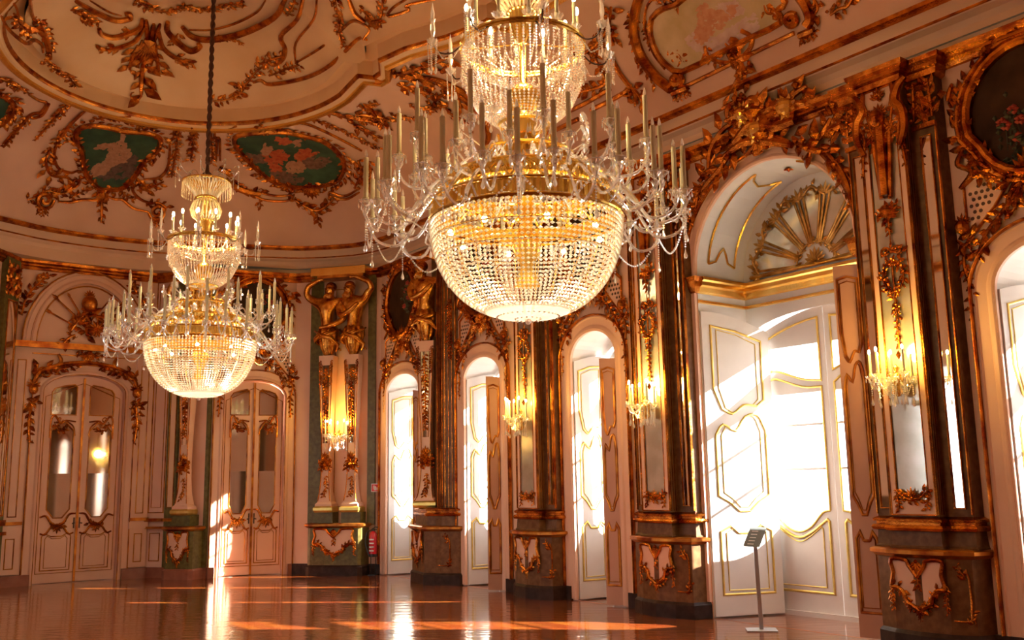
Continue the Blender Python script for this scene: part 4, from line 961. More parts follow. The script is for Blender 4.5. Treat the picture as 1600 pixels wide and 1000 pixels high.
# gilt cartouche crowning the tall bay (traced on the wall plane)
root = empty('arch_cartouche', RW.P(9.7, .05, 5.7), 'big gilt cartouche with helmets and trumpets crowning the tall window arch', 'carving')
o = Orn(onpx(RW, .08), 1.3)
o.leafy([(1108, 275), (1112, 235), (1130, 205), (1150, 190)], .26); o.leafy([(1135, 190), (1175, 175), (1200, 185)], .30); o.blob((1182, 178), .16, 9)
o.blob((1165, 175), .13, 8); o.blob((1228, 168), .15, 9, .6); o.blob((1215, 180), .12, 8); o.leafy([(1205, 185), (1240, 150), (1262, 135)], .26); o.leafy([(1130, 170), (1150, 160), (1165, 150)], .24)
o.scroll((1182, 165), 14, 1.3, 0, 1, .05); o.scroll((1200, 210), 12, 1.2, 2, -1, .045); o.rod([(1150, 225), (1180, 195), (1215, 200), (1245, 190)], .06); o.rod([(1190, 178), (1222, 165), (1262, 163)], .045)
o.leafy([(1165, 245), (1185, 225), (1210, 215), (1235, 222)], .24); o.rod([(1135, 245), (1165, 225), (1200, 222), (1240, 228)], .05); o.fan((1190, 215), (1188, 240), 7, 2.4); o.blob((1192, 213), .14, 9)
o.leafy([(1240, 215), (1262, 232), (1285, 240)], .26); o.leafy([(1275, 225), (1290, 205), (1300, 185)], .26); o.leafy([(1290, 235), (1310, 260), (1325, 290), (1332, 320)], .22, taper=True)
o.leafy([(1302, 170), (1312, 190), (1318, 210)], .2); o.leafy([(1145, 235), (1128, 262), (1108, 285), (1098, 300)], .24); o.leafy([(1255, 160), (1280, 150)], .16); o.leafy([(1300, 180), (1292, 165)], .2)
o.build('leaf_carving', 'gilt', root)
o = Orn(onpx(RW, .14)); o.m.ball(o.s(1228, 168)[0], .13, 12, 8, .9); o.m.ball(o.s(1182, 205)[0], .12, 12, 8, 1.1); o.m.ball(o.s(1160, 180)[0], .10, 12, 8, 1.1)
for x, y in ((1228, 168), (1182, 205), (1160, 180)): o.blob((x, y), .10, 9)
o.build('helmets', 'gold_leaf', root)
o = Orn(onpx(RW, .05), 1.4)
o.leafy([(1088, 330), (1092, 305), (1100, 285)], .16); o.leafy([(1092, 300), (1080, 330), (1078, 350)], .12); o.build('left_spray', 'gilt', root); o = Orn(onpx(RW, .05), 1.4); o.rod([(1280, 235), (1300, 255), (1328, 300), (1345, 360)], .03)
o.build('right_spray', 'gilt', root)

# trophy of arms in the blind arch
root = empty('arms_trophy', D1.P(1.35, .05, 4.6), 'gilt trophy of helmet, spears and shield in the blind arch on the left', 'carving')
m = MB(); m.ball(D1.P(1.32, .10, 5.32), .15, 12, 8, 1.15); part(m, 'helmet', 'gilt', root, True)
o = Orn(onF(D1, .06)); o.fan((1.5, 4.82), (1.5, 5.04), 13, 5.8, .3); o.blob((1.5, 4.82), .06, 8); o.build('round_shield', 'gilt', root)
o = Orn(onF(D1, .04))
for a, b in (((.72, 5.38), (1.5, 4.7)), ((.62, 5.1), (1.4, 4.7)), ((1.95, 5.4), (1.2, 4.7)), ((2.0, 5.15), (1.3, 4.75)), ((.95, 5.45), (1.3, 4.9)), ((1.75, 5.5), (1.3, 4.9))):
    o.rod([a, b], .018, 3, taper=False); d = ((a[0]-b[0])*.12, (a[1]-b[1])*.12); o.fan((a[0]-d[0]*.4, a[1]-d[1]*.4), (a[0]+d[0], a[1]+d[1]), 3, .5)
o.build('spears', 'gilt', root)
o = Orn(onF(D1, .03), 1.3); o.leafy([(1.0, 4.75), (1.15, 5.0), (1.25, 5.15)], .2); o.leafy([(1.2, 5.12), (1.45, 5.1), (1.7, 5.1), (1.95, 5.2)], .22); o.rod([(1.32, 5.1), (1.32, 5.5)], .02); o.fan((1.32, 5.45), (1.32, 5.62), 7, 2.2); o.leafy([(1.15, 4.9), (1.35, 4.95), (1.3, 4.7)], .2)
o.leafy([(1.1, 4.7), (.98, 4.62), (.86, 4.45)], .16); o.leafy([(1.6, 4.7), (1.8, 4.62), (1.9, 4.45)], .16); o.build('laurel', 'gilt', root); o = Orn(onF(D1, .03), 1.3); o.fan((1.36, 4.34), (1.36, 4.12), 7, 2.2); o.leafy([(1.15, 4.28), (1.36, 4.36), (1.57, 4.28)], .14)
o.build('lower_crest', 'gilt', root)
root = empty('overdoor_carving', D1.P(1.36, .02, 3.9), 'pair of gilt female busts and scroll rail framing the left mirrored door', 'carving')
o = Orn(onF(D1, .05), 1.35); o.rod(arch(.42, 2.30, 3.74, .42, 10), .03, 2, taper=False)
for x, s in ((.42, -1), (2.30, 1)):
    o.m.ball(D1.P(x, .10, 3.60), .085, 10, 7, 1.2); o.fan((x, 3.66), (x, 3.84), 7, 3); o.leafy([(x-.1, 3.42), (x, 3.34), (x+.1, 3.42)], .17); o.leafy([(x, 3.36), (x+s*.04, 3.0), (x, 2.6)], .18, taper=True)
    o.scroll((x-s*.2, 3.92), .09, 1.2, 0, s); o.leafy([(x, 3.85), (x-s*.1, 4.0), (x-s*.25, 4.02)], .18); o.rod([(x-s*.3, 4.0), (x-s*.45, 4.15), (x-s*.4, 4.3)], .028); o.leafy([(x-s*.3, 3.95), (x-s*.5, 4.02), (x-s*.75, 4.12)], .12)
o.build('busts_and_scrolls', 'gilt', root)
for s, c_, lb in ((1, 0, 'dark gilt leaf spray left of the blind arch'), (-1, 2.64, 'dark gilt leaf spray right of the blind arch, behind the small chandelier')):
    root = empty('spandrel_spray', D1.P(c_+s*.3, .02, 5.0), lb, 'carving'); o = Orn(onF(D1, .02), 1.3)
    o.leafy([(c_+s*.14, 5.0), (c_+s*.2, 5.35), (c_+s*.38, 5.62), (c_+s*.6, 5.84)], .13); o.scroll((c_+s*.42, 5.76), .07, 1.2); o.build('spray', 'gilt', root)
# pilaster at the left edge
root = empty('pilaster', D0.P(D0.L-.25, .1, 0), 'dark pilaster with a narrow mirror at the left edge of the picture', 'pilaster')
m = MB(); fbox(m, D0, D0.L-.5, D0.L-.02, 0, .10, .2, 6.05); part(m, 'shaft', 'marble_daylit', root)
m = MB(); fbox(m, D0, D0.L-.36, D0.L-.1, .10, .104, 1.3, 5.2); part(m, 'mirror_strip', 'mirror', root)
m = MB(); mould(m, D0, rect(D0.L-.38, D0.L-.08, 1.28, 5.22), .03, .1, .02, True); fbox(m, D0, D0.L-.54, D0.L, 0, .16, .93, .99); fbox(m, D0, D0.L-.52, D0.L, 0, .14, 1.1, 1.2); part(m, 'gilt_moulding', 'gilt', root)
o = Orn(onF(D0, .1)); 
for z in (5.4, 5.6, 5.8): o.blob((D0.L-.15, z), .08, 8); o.blob((D0.L-.35, z), .08, 8)
o.leafy([(D0.L-.45, 5.3), (D0.L-.4, 5.9)], .16); o.leafy([(D0.L-.05, 5.3), (D0.L-.1, 5.9)], .16); o.build('capital_carving', 'gilt', root)
# ------------------------------------------------------------------ paintings and carving on the ceiling (traced on the real cove and dome)
def ceilpatch(mb, out, off, rings=5, up=3):
    out = [tuple(p) for p in smooth(out, up, True)]; n = len(out); cx = sum(p[0] for p in out)/n; cy = sum(p[1] for p in out)/n; vs = []; fs = []
    for r in range(rings):
        k = 1-r/rings
        for x, y in out: h, nn = onceil(cx+(x-cx)*k, cy+(y-cy)*k); vs.append(h+nn*off)
    h, nn = onceil(cx, cy); vs.append(h+nn*off)
    for r in range(rings-1):
        for i in range(n): j = (i+1) % n; fs.append((r*n+i, r*n+j, r*n+n+j, r*n+n+i))
    for i in range(n): fs.append(((rings-1)*n+i, (rings-1)*n+(i+1) % n, rings*n))
    mb.add(vs, fs)
def ceil_painting(out, label, canvas, figs, frame_r=.035, leaf=.15, dens=1., up=3, group=None):
    c = onceil(sum(p[0] for p in out)/len(out), sum(p[1] for p in out)/len(out))[0]
    root = empty('ceiling_painting', c, label, 'painting', group)
    m = MB(); ceilpatch(m, out, .02, up=up); cv_ = part(m, 'canvas', canvas, root, True)
    rnd = random.Random(len(label))
    for fi, (nm, mt, polys) in enumerate(figs):
        for i, p in enumerate(polys):
            m = MB(); xs = [q[0] for q in p]; ys = [q[1] for q in p]; area = (max(xs)-min(xs))*(max(ys)-min(ys)); k = 0; ang = math.atan2(p[1][1]-p[0][1], p[1][0]-p[0][0]); tries = 0
            while k < max(5, int(area/14)) and tries < 900:      # short brush strokes filling the painted form
                tries += 1; x = rnd.uniform(min(xs), max(xs)); y = rnd.uniform(min(ys), max(ys)); ins = False
                for j in range(len(p)):
                    a, b = p[j], p[j-1]
                    if (a[1] > y) != (b[1] > y) and x < (b[0]-a[0])*(y-a[1])/(b[1]-a[1])+a[0]: ins = not ins
                if not ins: continue
                k += 1; l_ = rnd.uniform(2.5, 6.5); w_ = l_*rnd.uniform(.3, .6); t = ang+rnd.uniform(-.9, .9)
                ceilpatch(m, [(x+l_*math.cos(q)*math.cos(t)-w_*math.sin(q)*math.sin(t), y+l_*math.cos(q)*math.sin(t)+w_*math.sin(q)*math.cos(t)) for q in [2*PI*v/7 for v in range(7)]], .024+.002*fi+.0004*(k % 5), 1, 1)
            part(m, nm, mt, cv_)
    o = Orn(onceil, 1.5); o.rod(out, frame_r, up, closed=True)
    if leaf: o.leafy([(sum(q[0] for q in out)/len(out)+(p[0]-sum(q[0] for q in out)/len(out))*1.05, sum(q[1] for q in out)/len(out)+(p[1]-sum(q[1] for q in out)/len(out))*1.06) for p in out], leaf, up, closed=True, stem=False, dens=dens)
    o.build('frame', 'gilt', root); return root
PT1 = [(123, 200), (141, 194), (169, 197), (198, 204), (224, 205), (246, 211), (251, 222), (243, 238), (224, 253), (214, 270), (195, 291), (173, 296), (153, 293), (136, 275), (130, 257), (128, 235), (121, 222), (119, 209)]
PT2 = [(368, 212), (386, 207), (414, 205), (448, 205), (472, 210), (503, 218), (525, 233), (537, 250), (537, 266), (525, 283), (503, 289), (472, 292), (448, 289), (424, 281), (400, 262), (381, 242), (369, 228)]
ceil_painting(PT1, 'heart-shaped green ceiling painting of a seated figure on rocks', 'canvas_green', [
    ('painted_rocks', 'mist_paint', [[(150, 262), (190, 250), (212, 258), (210, 275), (160, 280), (142, 272)], [(195, 238), (212, 242), (213, 262), (196, 264)]]),
    ('painted_figure', 'skin_paint', [[(176, 222), (190, 218), (200, 228), (204, 240), (194, 252), (175, 252), (164, 244), (168, 230)], [(148, 258), (175, 244), (182, 254), (160, 270), (138, 278)], [(148, 228), (178, 221), (180, 227), (150, 232)], [(186, 213), (191, 208), (196, 213), (191, 219)]])], group=None)
ceil_painting(PT2, 'oval green ceiling painting of two draped figures on clouds', 'canvas_green', [
    ('painted_clouds', 'rock_paint', [[(418, 262), (450, 268), (474, 278), (462, 286), (432, 280)], [(385, 238), (410, 240), (416, 252), (396, 252)], [(474, 244), (500, 240), (520, 250), (498, 262), (472, 260)]]),
    ('painted_robes', 'robe_paint', [[(414, 238), (440, 232), (452, 244), (436, 260), (420, 256)], [(430, 212), (450, 216), (456, 224), (440, 226)], [(462, 234), (476, 232), (500, 236), (476, 244), (466, 254)], [(424, 256), (436, 252), (438, 264), (428, 270)]]),
    ('painted_bodies', 'skin_paint', [[(406, 228), (418, 222), (426, 232), (416, 240), (406, 236)], [(458, 218), (466, 216), (470, 223), (463, 227)], [(450, 254), (468, 250), (480, 262), (468, 270), (450, 266)]])])
ceil_painting([(-45, 140), (-10, 142), (10, 150), (22, 165), (15, 180), (-5, 195), (-40, 190), (-60, 165)], 'green ceiling painting cut off at the left edge of the picture', 'canvas_green', [])
PT3 = [(1020, 27), (1038, 12), (1059, 5), (1085, -14), (1150, -34), (1205, -30), (1228, 4), (1217, 17), (1221, 36), (1179, 57), (1125, 84), (1068, 112), (1046, 104), (1029, 84), (1018, 54)]
ceil_painting(PT3, 'pale ceiling painting of rosy figures among clouds', 'canvas_sky', [
    ('painted_clouds', 'cloud_paint', [[(1072, 62), (1090, 48), (1120, 60), (1150, 38), (1180, 22), (1188, 45), (1160, 66), (1122, 82), (1090, 80)], [(1120, 8), (1150, 0), (1165, 18), (1140, 30)], [(1100, 78), (1130, 70), (1128, 94), (1108, 96)]]),
    ('painted_figures', 'flesh_paint', [[(1090, 10), (1105, 6), (1116, 18), (1128, 15), (1140, 25), (1130, 42), (1116, 50), (1104, 62), (1092, 60), (1094, 38)], [(1140, 8), (1151, 8), (1150, 25), (1138, 36)], [(1088, 48), (1096, 42), (1106, 60), (1098, 68), (1088, 62)]])], .03, 0, up=2)
def ceil_orn(name, label, m, fn, cat='carving', group=None):
    o = Orn(onceil, 1.5); fn(o); return tag(o.m.build(name, m), label, cat, group)
def f(o):
    for p in ([(134, 171), (112, 192), (96, 213), (84, 238), (90, 261), (109, 269), (119, 267)], [(128, 175), (104, 200), (88, 222)], [(134, 171), (173, 178), (205, 181)], [(126, 273), (121, 289), (98, 301), (80, 303)],
              [(90, 315), (110, 316), (128, 312), (150, 312), (160, 304)], [(208, 286), (208, 299), (221, 312), (240, 318)], [(167, 306), (180, 311), (192, 312), (208, 325), (232, 331)],
              [(224, 280), (249, 277), (262, 261), (265, 240), (265, 219)], [(272, 215), (273, 197)], [(265, 219), (272, 214)], [(278, 212), (279, 196)], [(256, 193), (275, 196)]): o.rod(p, .022, 4)
    for p, s in (([(78, 229), (72, 254), (80, 273), (106, 277), (113, 287)], .17), ([(217, 280), (221, 296), (243, 289), (256, 283)], .15), ([(80, 300), (98, 301), (112, 292)], .13), ([(108, 310), (128, 300), (138, 293)], .1),
                 ([(185, 296), (200, 308), (212, 312)], .1), ([(278, 200), (275, 235), (268, 277)], .12), ([(150, 186), (170, 183), (200, 190), (240, 200)], .13), ([(120, 222), (112, 218), (110, 210)], .12), ([(100, 200), (95, 215), (85, 225)], .14)): o.leafy(p, s, 4)
    o.scroll((69, 312), 15, 1.6, 0, 1, .03); o.scroll((246, 331), 14, 1.6, PI, -1, .03); o.leafy([(42, 312), (55, 308), (70, 298), (84, 300)], .12); o.leafy([(228, 322), (246, 316), (262, 325)], .12)
    for x, y in ((66, 328), (245, 345)):
        for q in (-7, 0, 7): o.leafy([(x+q, y-4), (x+q*.9, y+10-abs(q)*.5)], .07, 2, taper=True)
        o.rod([(x-11, y-5), (x+11, y-3)], .02)
    o.fan((160, 300), (159, 322), 7, 1.3); o.leafy([(160, 300), (159, 325), (158, 348)], .16, taper=True)
ceil_orn('ceiling_scrollwork', 'gilt scrollwork and leaf chains around the heart-shaped green painting', 'gilt', f)
def f(o):
    for p in ([(330, 202), (330, 216), (338, 216), (338, 248)], [(344, 250), (343, 216), (336, 214), (336, 202)], [(381, 293), (398, 305), (414, 312), (440, 314), (455, 311), (460, 303)], [(407, 301), (434, 306), (456, 304)],
              [(516, 298), (528, 304), (542, 305), (560, 295)], [(518, 306), (540, 311), (562, 300)], [(446, 190), (477, 192), (503, 202), (535, 218), (566, 235)], [(330, 204), (350, 200), (370, 196)]): o.rod(p, .02, 4)
    for p in ([(342, 262), (357, 269), (366, 288), (386, 298), (408, 302)],): o.rod(p, .05, 4); o.leafy(p, .15, 4)
    for p, s in (([(460, 312), (477, 322), (494, 329), (510, 322), (522, 310)], .17), ([(495, 330), (496, 340), (497, 348)], .13), ([(400, 200), (415, 196), (430, 198), (448, 203)], .2), ([(479, 182), (500, 189), (520, 197), (551, 211), (590, 230)], .11),
                 ([(303, 197), (302, 225), (298, 250)], .13), ([(330, 218), (332, 240), (330, 255)], .12), ([(556, 290), (566, 270), (560, 250)], .2), ([(575, 250), (580, 270), (578, 300)], .16), ([(405, 312), (408, 322)], .1)): o.leafy(p, s, 4)
    o.fan((484, 288), (489, 312), 7, 1.6); o.blob((484, 290), .07, 7); o.scroll((456, 308), 6, 1.1, 0, 1, .02); o.scroll((518, 302), 6, 1.1, 0, 1, .02)
ceil_orn('ceiling_scrollwork', 'gilt scrollwork and festoon around the oval green painting', 'gilt', f)
def f(o):
    for p, s in (([(505, 172), (535, 180), (560, 185), (600, 192)], .2), ([(570, 162), (582, 172), (598, 195)], .24), ([(552, 195), (572, 204), (590, 214)], .18), ([(556, 178), (590, 180), (606, 186)], .22), ([(566, 168), (580, 162), (590, 160)], .14),
                 ): o.leafy(p, s, 4)
ceil_orn('ceiling_scrollwork', 'big gilt leaf bouquet on the cove between oval green painting and large chandelier', 'gilt', f)
def f(o):
    for p, s in (([(615, 115), (640, 110), (670, 100), (705, 86)], .22), ([(620, 130), (650, 140), (678, 146)], .2), ([(625, 120), (655, 122), (680, 132)], .22), ([(640, 165), (665, 170), (700, 165)], .14), ([(675, 165), (690, 148), (712, 150), (722, 168)], .2),
                 ([(610, 178), (630, 182), (655, 186)], .1), ([(700, 175), (720, 185), (740, 200)], .16)): o.leafy(p, s, 4)
    for p in ([(655, 118), (690, 125), (720, 140), (745, 160), (760, 185), (765, 215), (755, 232)], [(690, 132), (730, 155), (752, 180)], [(608, 100), (606, 122), (586, 124)], [(690, 110), (712, 98)]): o.rod(p, .04, 4)
ceil_orn('ceiling_scrollwork', 'gilt flower cluster and long bow behind the left candles of the large chandelier', 'gilt', f)
def f(o):
    for p, s in (([(900, 90), (930, 72), (950, 45), (955, 10)], .17), ([(922, 68), (935, 100), (948, 128), (930, 138), (900, 145)], .16), ([(990, 138), (1000, 150), (1008, 162)], .18), ([(948, 60), (958, 50), (962, 65)], .14), ([(975, 150), (990, 148)], .14)): o.leafy(p, s, 4)
    for p in ([(955, 85), (968, 112), (985, 135), (1000, 155)], [(925, 172), (955, 157), (985, 140)], [(885, 176), (918, 160), (955, 138)], [(948, 30), (955, 55), (958, 70)], [(858, 208), (880, 198), (905, 186)]): o.rod(p, .025, 4, taper=False)
    o.m.bead(onceil(935, 85)[0], .01)
ceil_orn('ceiling_scrollwork', 'gilt scroll brackets on the cove just right of the large chandelier', 'gilt', f)
def f(o):
    for p, r in (([(1003, -14), (994, 20), (994, 55), (1006, 90), (1028, 120), (1052, 140)], .05), ([(1062, 140), (1120, 112), (1180, 82), (1242, 52)], .02), ([(1250, -8), (1262, 10), (1268, 30), (1262, 42)], .045), ([(1103, 72), (1108, 88), (1130, 98), (1152, 95), (1172, 78), (1176, 58), (1160, 48)], .022),
                 ([(1028, -8), (1012, 8), (1008, 40), (1020, 80), (1040, 108)], .014)): o.rod(p, r, 4, taper=False)
    for p, s in (([(990, 15), (990, 60), (1002, 98), (1025, 130)], .11), ([(1008, 30), (1010, 55), (1018, 78)], .06), ([(1135, 68), (1148, 84), (1160, 100), (1163, 118)], .17), ([(1138, 85), (1155, 95), (1170, 92)], .15), ([(1270, -5), (1278, 12), (1272, 25)], .13), ([(1298, 24), (1312, 14), (1325, 10), (1334, -5)], .12),
                 ([(1045, 92), (1060, 84), (1070, 98)], .09), ([(1020, 0), (1040, -2), (1060, 8)], .12), ([(1195, 8), (1200, 20), (1212, 22)], .12), ([(1103, 75), (1112, 90), (1126, 96)], .1), ([(1165, 105), (1168, 116)], .12)): o.leafy(p, s, 4)
    o.scroll((1060, 125), 10, 1.4, -1, 1, .035); o.scroll((1240, 32), 11, 1.4, -1, -1, .035)
    for x, y in ((1064, 145), (1262, 55)):
        o.rod([(x-12, y+2), (x+12, y-8)], .03, taper=False)
        for q in range(4): o.leafy([(x-9+q*6.5, y+2-q*3), (x-7+q*6.5, y+14-q*3)], .06, 2, taper=True, berries=0)
ceil_orn('ceiling_scrollwork', 'gilt frame with lyre feet around the pale painting of rosy figures', 'gilt', f)
def f(o):
    for p in ([(45, 146), (60, 155), (73, 160), (64, 174), (48, 178), (26, 200), (6, 222)], [(77, 161), (66, 178), (50, 184)]): o.rod(p, .022, 4)
    for p, s in (([(106, 161), (80, 190), (54, 219)], .14), ([(48, 180), (30, 200), (8, 226), (4, 230)], .13), ([(20, 130), (45, 145)], .14), ([(0, 120), (22, 132)], .16)): o.leafy(p, s, 4, taper=True)
ceil_orn('ceiling_scrollwork', 'gilt broken brackets and leaf drop at the left edge of the cove', 'gilt', f)
# carving inside the raised oval
def f(o):
    for p, r in (([(118, 0), (150, 18), (180, 30), (202, 27), (201, 20), (194, 20)], .035), ([(285, 40), (300, 55), (330, 60), (380, 50), (430, 25), (447, -4)], .04), ([(295, 46), (330, 46), (370, 35), (402, 18), (415, 0)], .014), ([(140, 0), (170, 18), (190, 24)], .012),
                 ([(222, 28), (218, 42), (198, 52), (175, 57), (158, 52), (154, 43)], .035), ([(226, 40), (212, 62), (190, 72), (168, 77)], .03), ([(262, 32), (262, 48), (280, 66), (298, 78), (312, 72), (310, 66)], .04), ([(247, 44), (254, 72), (272, 88), (290, 96)], .03),
                 ([(228, 30), (230, 62)], .03), ([(240, 36), (236, 62)], .03), ([(250, 36), (242, 62)], .025), ([(222, 62), (208, 100)], .02), ([(242, 62), (246, 105)], .02)): o.rod(p, r, 4)
    for p, s in (([(210, -2), (235, 12), (265, 18), (290, 8), (320, 15), (350, 8), (380, 5)], .12), ([(185, 73), (170, 77), (153, 78)], .13), ([(275, 88), (290, 96), (303, 101)], .13), ([(110, 15), (125, 18), (142, 32), (155, 34)], .13), ([(330, 60), (360, 60), (378, 68)], .07), ([(190, 45), (205, 55)], .12), ([(278, 52), (270, 70)], .12)): o.leafy(p, s, 4)
    o.fan((232, 62), (222, 108), 9, 1.1, .16); o.leafy([(228, 85), (223, 105), (221, 125), (220, 148)], .26, 4, berries=.1); o.leafy([(215, 70), (206, 92), (202, 108)], .2, berries=.1); o.leafy([(240, 70), (245, 92), (248, 114)], .2, berries=.1); o.blob((231, 66), .08, 6)
ceil_orn('dome_scrollwork', 'large gilt palmette and scrolls inside the raised oval, left of the chain', 'gilt', f)
def f(o):
    for p, r in (([(47, -4), (50, 25), (62, 33)], .02), ([(16, -4), (26, 12), (30, 30)], .012), ([(-3, 10), (12, 42), (40, 66), (52, 62), (64, 70), (66, 82)], .02), ([(55, 45), (68, 55), (73, 75), (76, 92)], .035), ([(0, 88), (18, 104), (40, 122), (70, 140)], .008)): o.rod(p, r, 4)
    for p, s in (([(22, 20), (30, 35), (48, 52)], .15), ([(62, 35), (74, 60), (77, 85)], .13), ([(70, 92), (88, 108), (105, 117), (118, 134)], .13), ([(50, 30), (64, 38)], .12)): o.leafy(p, s, 4)
ceil_orn('dome_scrollwork', 'gilt scroll and leaf spray at the far left inside the raised oval', 'gilt', f)
def f(o):
    for p, r in (([(475, -6), (466, 28), (440, 55), (446, 75), (442, 92), (428, 100), (420, 95)], .03), ([(496, -6), (490, 30), (463, 66), (462, 96)], .016), ([(396, 128), (408, 125), (425, 131), (480, 120), (520, 100), (560, 60), (574, 62)], .026), ([(462, 98), (500, 75), (530, 50), (549, 33), (565, 35), (578, 47), (568, 62)], .018),
                 ([(545, -5), (555, 20), (572, 34)], .03), ([(645, -8), (614, 12), (608, 25), (640, 15), (636, 8), (690, -4)], .018)): o.rod(p, r, 4)
    for p, s in (([(330, 158), (355, 156), (375, 146), (386, 130), (400, 112), (420, 98)], .12), ([(425, 117), (445, 108), (468, 101)], .12), ([(523, -4), (531, 25), (530, 50), (536, 74)], .12), ([(562, 8), (575, 25), (588, 38), (597, 20), (598, -2)], .12), ([(372, 150), (378, 138), (372, 128)], .15), ([(405, 100), (425, 92), (440, 88)], .15), ([(450, 24), (458, 8), (462, -6)], .12)): o.leafy(p, s, 4)
    o.blob((588, 36), .1, 8)
ceil_orn('dome_scrollwork', 'gilt scrolls and straps inside the raised oval, right of the chain', 'gilt', f)
# ------------------------------------------------------------------ crystal chandeliers
def candle_mesh(r, z0, z1, lit, rad=.019, fl=.018):
    a = MB(); a.lathe((r, 0, z0), [(rad*1.25, 0), (rad*1.25, .05), (rad, .055), (rad, z1-z0), (.004, z1-z0+.004)], 8)
    b = MB(); 
    if lit: b.ball((r, 0, z1+fl*2.2), fl, 8, 6, 2.1)
    else: b.lathe((r, 0, z1), [(.008, 0), (.014, .018), (.010, .04), (.002, .065)], 6)
    return a, b
def ring_of(n, make, root, name, phase=0.):
    """make() builds one part at angle 0; the rest are copies turned about the axis"""
    first = make(); out = [first]
    first.rotation_euler = (0, 0, phase)
    for k in range(1, n):
        c = first.copy(); COL.objects.link(c); c.rotation_euler = (0, 0, phase+2*PI*k/n)
        for g in first.children:
            d = g.copy(); COL.objects.link(d); d.parent = c
        out.append(c)
    return out
def string(mb, P, r, h=None, gap=2.15):
    P = [np.array(p, float) for p in P]
    for a, b in zip(P, P[1:]):
        L_ = np.linalg.norm(b-a); n = max(1, int(round(L_/(r*gap))))
        for i in range(n): mb.bead(a+(b-a)*(i+.5)/n, r, h or r, 4)
Z0 = 2.93
ch = empty('chandelier', (0, 0, Z0), 'large three-tier crystal chandelier hanging in front, cut off by the top edge', 'chandelier', 'crystal chandeliers of the ballroom')
# bowl: rows of beads
def bowl(t): a = t*PI/2*.93; return .745*math.cos(a)**.8, 3.70-.745*math.sin(a)
m = MB(); NC = 104; rows = 30
for j in range(rows):
    t = j/(rows-1); r, z = bowl(t)
    if r < .31: continue
    n = NC if r > .42 else int(NC*.75); s = 2*PI*r/n*.43
    for i in range(n):
        a = 2*PI*(i+.5*(j % 2)*0)/n; m.bead((r*math.cos(a), r*math.sin(a), z-(.004 if j < 4 else 0)), s*(.8 if j < 4 else 1), .018 if j < 4 else .0125, 4)
part(m, 'crystal_bowl', 'bowl_crystal', ch)
m = MB()
for j in (0, 4, 8):
    r, z = bowl(j/(rows-1)); m.lathe((0, 0, z+.006), [(r+.004, -.006), (r+.010, 0), (r+.004, .006), (r-.008, 0), (r+.004, -.006)], 60)
for i in range(26):
    a = 2*PI*i/26; m.tube([((bowl(t)[0]-.012)*math.cos(a), (bowl(t)[0]-.012)*math.sin(a), bowl(t)[1]) for t in [k/10 for k in range(11)]], .0035, 4)
part(m, 'bowl_wires', 'chandelier_gold', ch)
m = MB(); m.lathe((0, 0, 0), [(.34, 3.02), (.33, 2.995), (.25, 2.965), (.15, 2.95), (.02, 2.94), (.001, 2.94)], 40); part(m, 'frosted_bottom_plate', 'frosted', ch, True)
m = MB()
for r, z in ((.335, 3.01), (.24, 2.96), (.10, 2.942)):
    n = int(r*150)
    for i in range(n): a = 2*PI*i/n; m.bead((r*math.cos(a), r*math.sin(a), z), .010, .008, 4)
m.ball((0, 0, 2.925), .025, 8, 6); part(m, 'bottom_beads', 'crystal', ch)['kind'] = 'stuff'
BULB = True
# pleated gilt bands and gallery
m = MB(); n = 150
def pleats(R, z0, z1, amp, n, flare=0.):
    vs = []; fs = []
    for i in range(n*2):
        a = PI*i/n; r = R+(amp if i % 2 else 0)
        for r_, z in ((r, z0), (r+flare, z1)): vs.append((r_*math.cos(a), r_*math.sin(a), z))
    for i in range(n*2): j = (i+1) % (n*2); fs.append((2*i, 2*j, 2*j+1, 2*i+1))
    m.add(vs, fs)
pleats(.735, 3.74, 3.84, .010, 110); pleats(.60, 3.95, 4.03, .010, 80, .02); pleats(.36, 4.18, 4.24, .01, 60)
for R, z in ((.755, 3.72), (.75, 3.85), (.62, 4.04), (.61, 3.94), (.38, 4.25)): m.tube([(R*math.cos(2*PI*k/48), R*math.sin(2*PI*k/48), z) for k in range(48)], .012, 5, closed=True)
part(m, 'gilt_bands', 'chandelier_gold', ch)
m = MB()
for i in range(18):    # arched gallery of open gilt leaves above the band
    a0 = 2*PI*i/18; pts = []
    for k in range(9): t = k/8; a = a0+2*PI/18*t; r = .73-.12*math.sin(PI*t); pts.append((r*math.cos(a), r*math.sin(a), 3.85+.17*math.sin(PI*t)))
    m.tube(pts, .012, 5)
    for k in range(3):
        a = a0+2*PI/18*(.25+.25*k); m.bead((.66*math.cos(a), .66*math.sin(a), 3.93), .03, .05, 5)
for R, z, n in ((.45, 4.12, 14), (.28, 4.32, 10)):
    for i in range(n):
        a = 2*PI*i/n; m.tube([(R*1.25*math.cos(a), R*1.25*math.sin(a), z-.08), (R*math.cos(a), R*math.sin(a), z), (R*.7*math.cos(a), R*.7*math.sin(a), z+.02), (R*.75*math.cos(a), R*.75*math.sin(a), z+.12)], .013, 5)
m.lathe((0, 0, 0), [(.10, 3.2), (.05, 3.35), (.12, 3.5), (.05, 3.7), (.08, 4.0), (.22, 4.1), (.10, 4.2), (.05, 4.3), (.12, 4.38), (.05, 4.45), (.10, 4.52), (.05, 4.56)], 20)
part(m, 'gilt_gallery', 'chandelier_gold', ch, True)
m = MB(); m.lathe((0, 0, 0), [(.02, 4.60), (.10, 4.63), (.135, 4.71), (.13, 4.78), (.07, 4.84), (.03, 4.86), (.025, 5.45)], 20); part(m, 'gold_ball', 'chandelier_gold', ch, True)
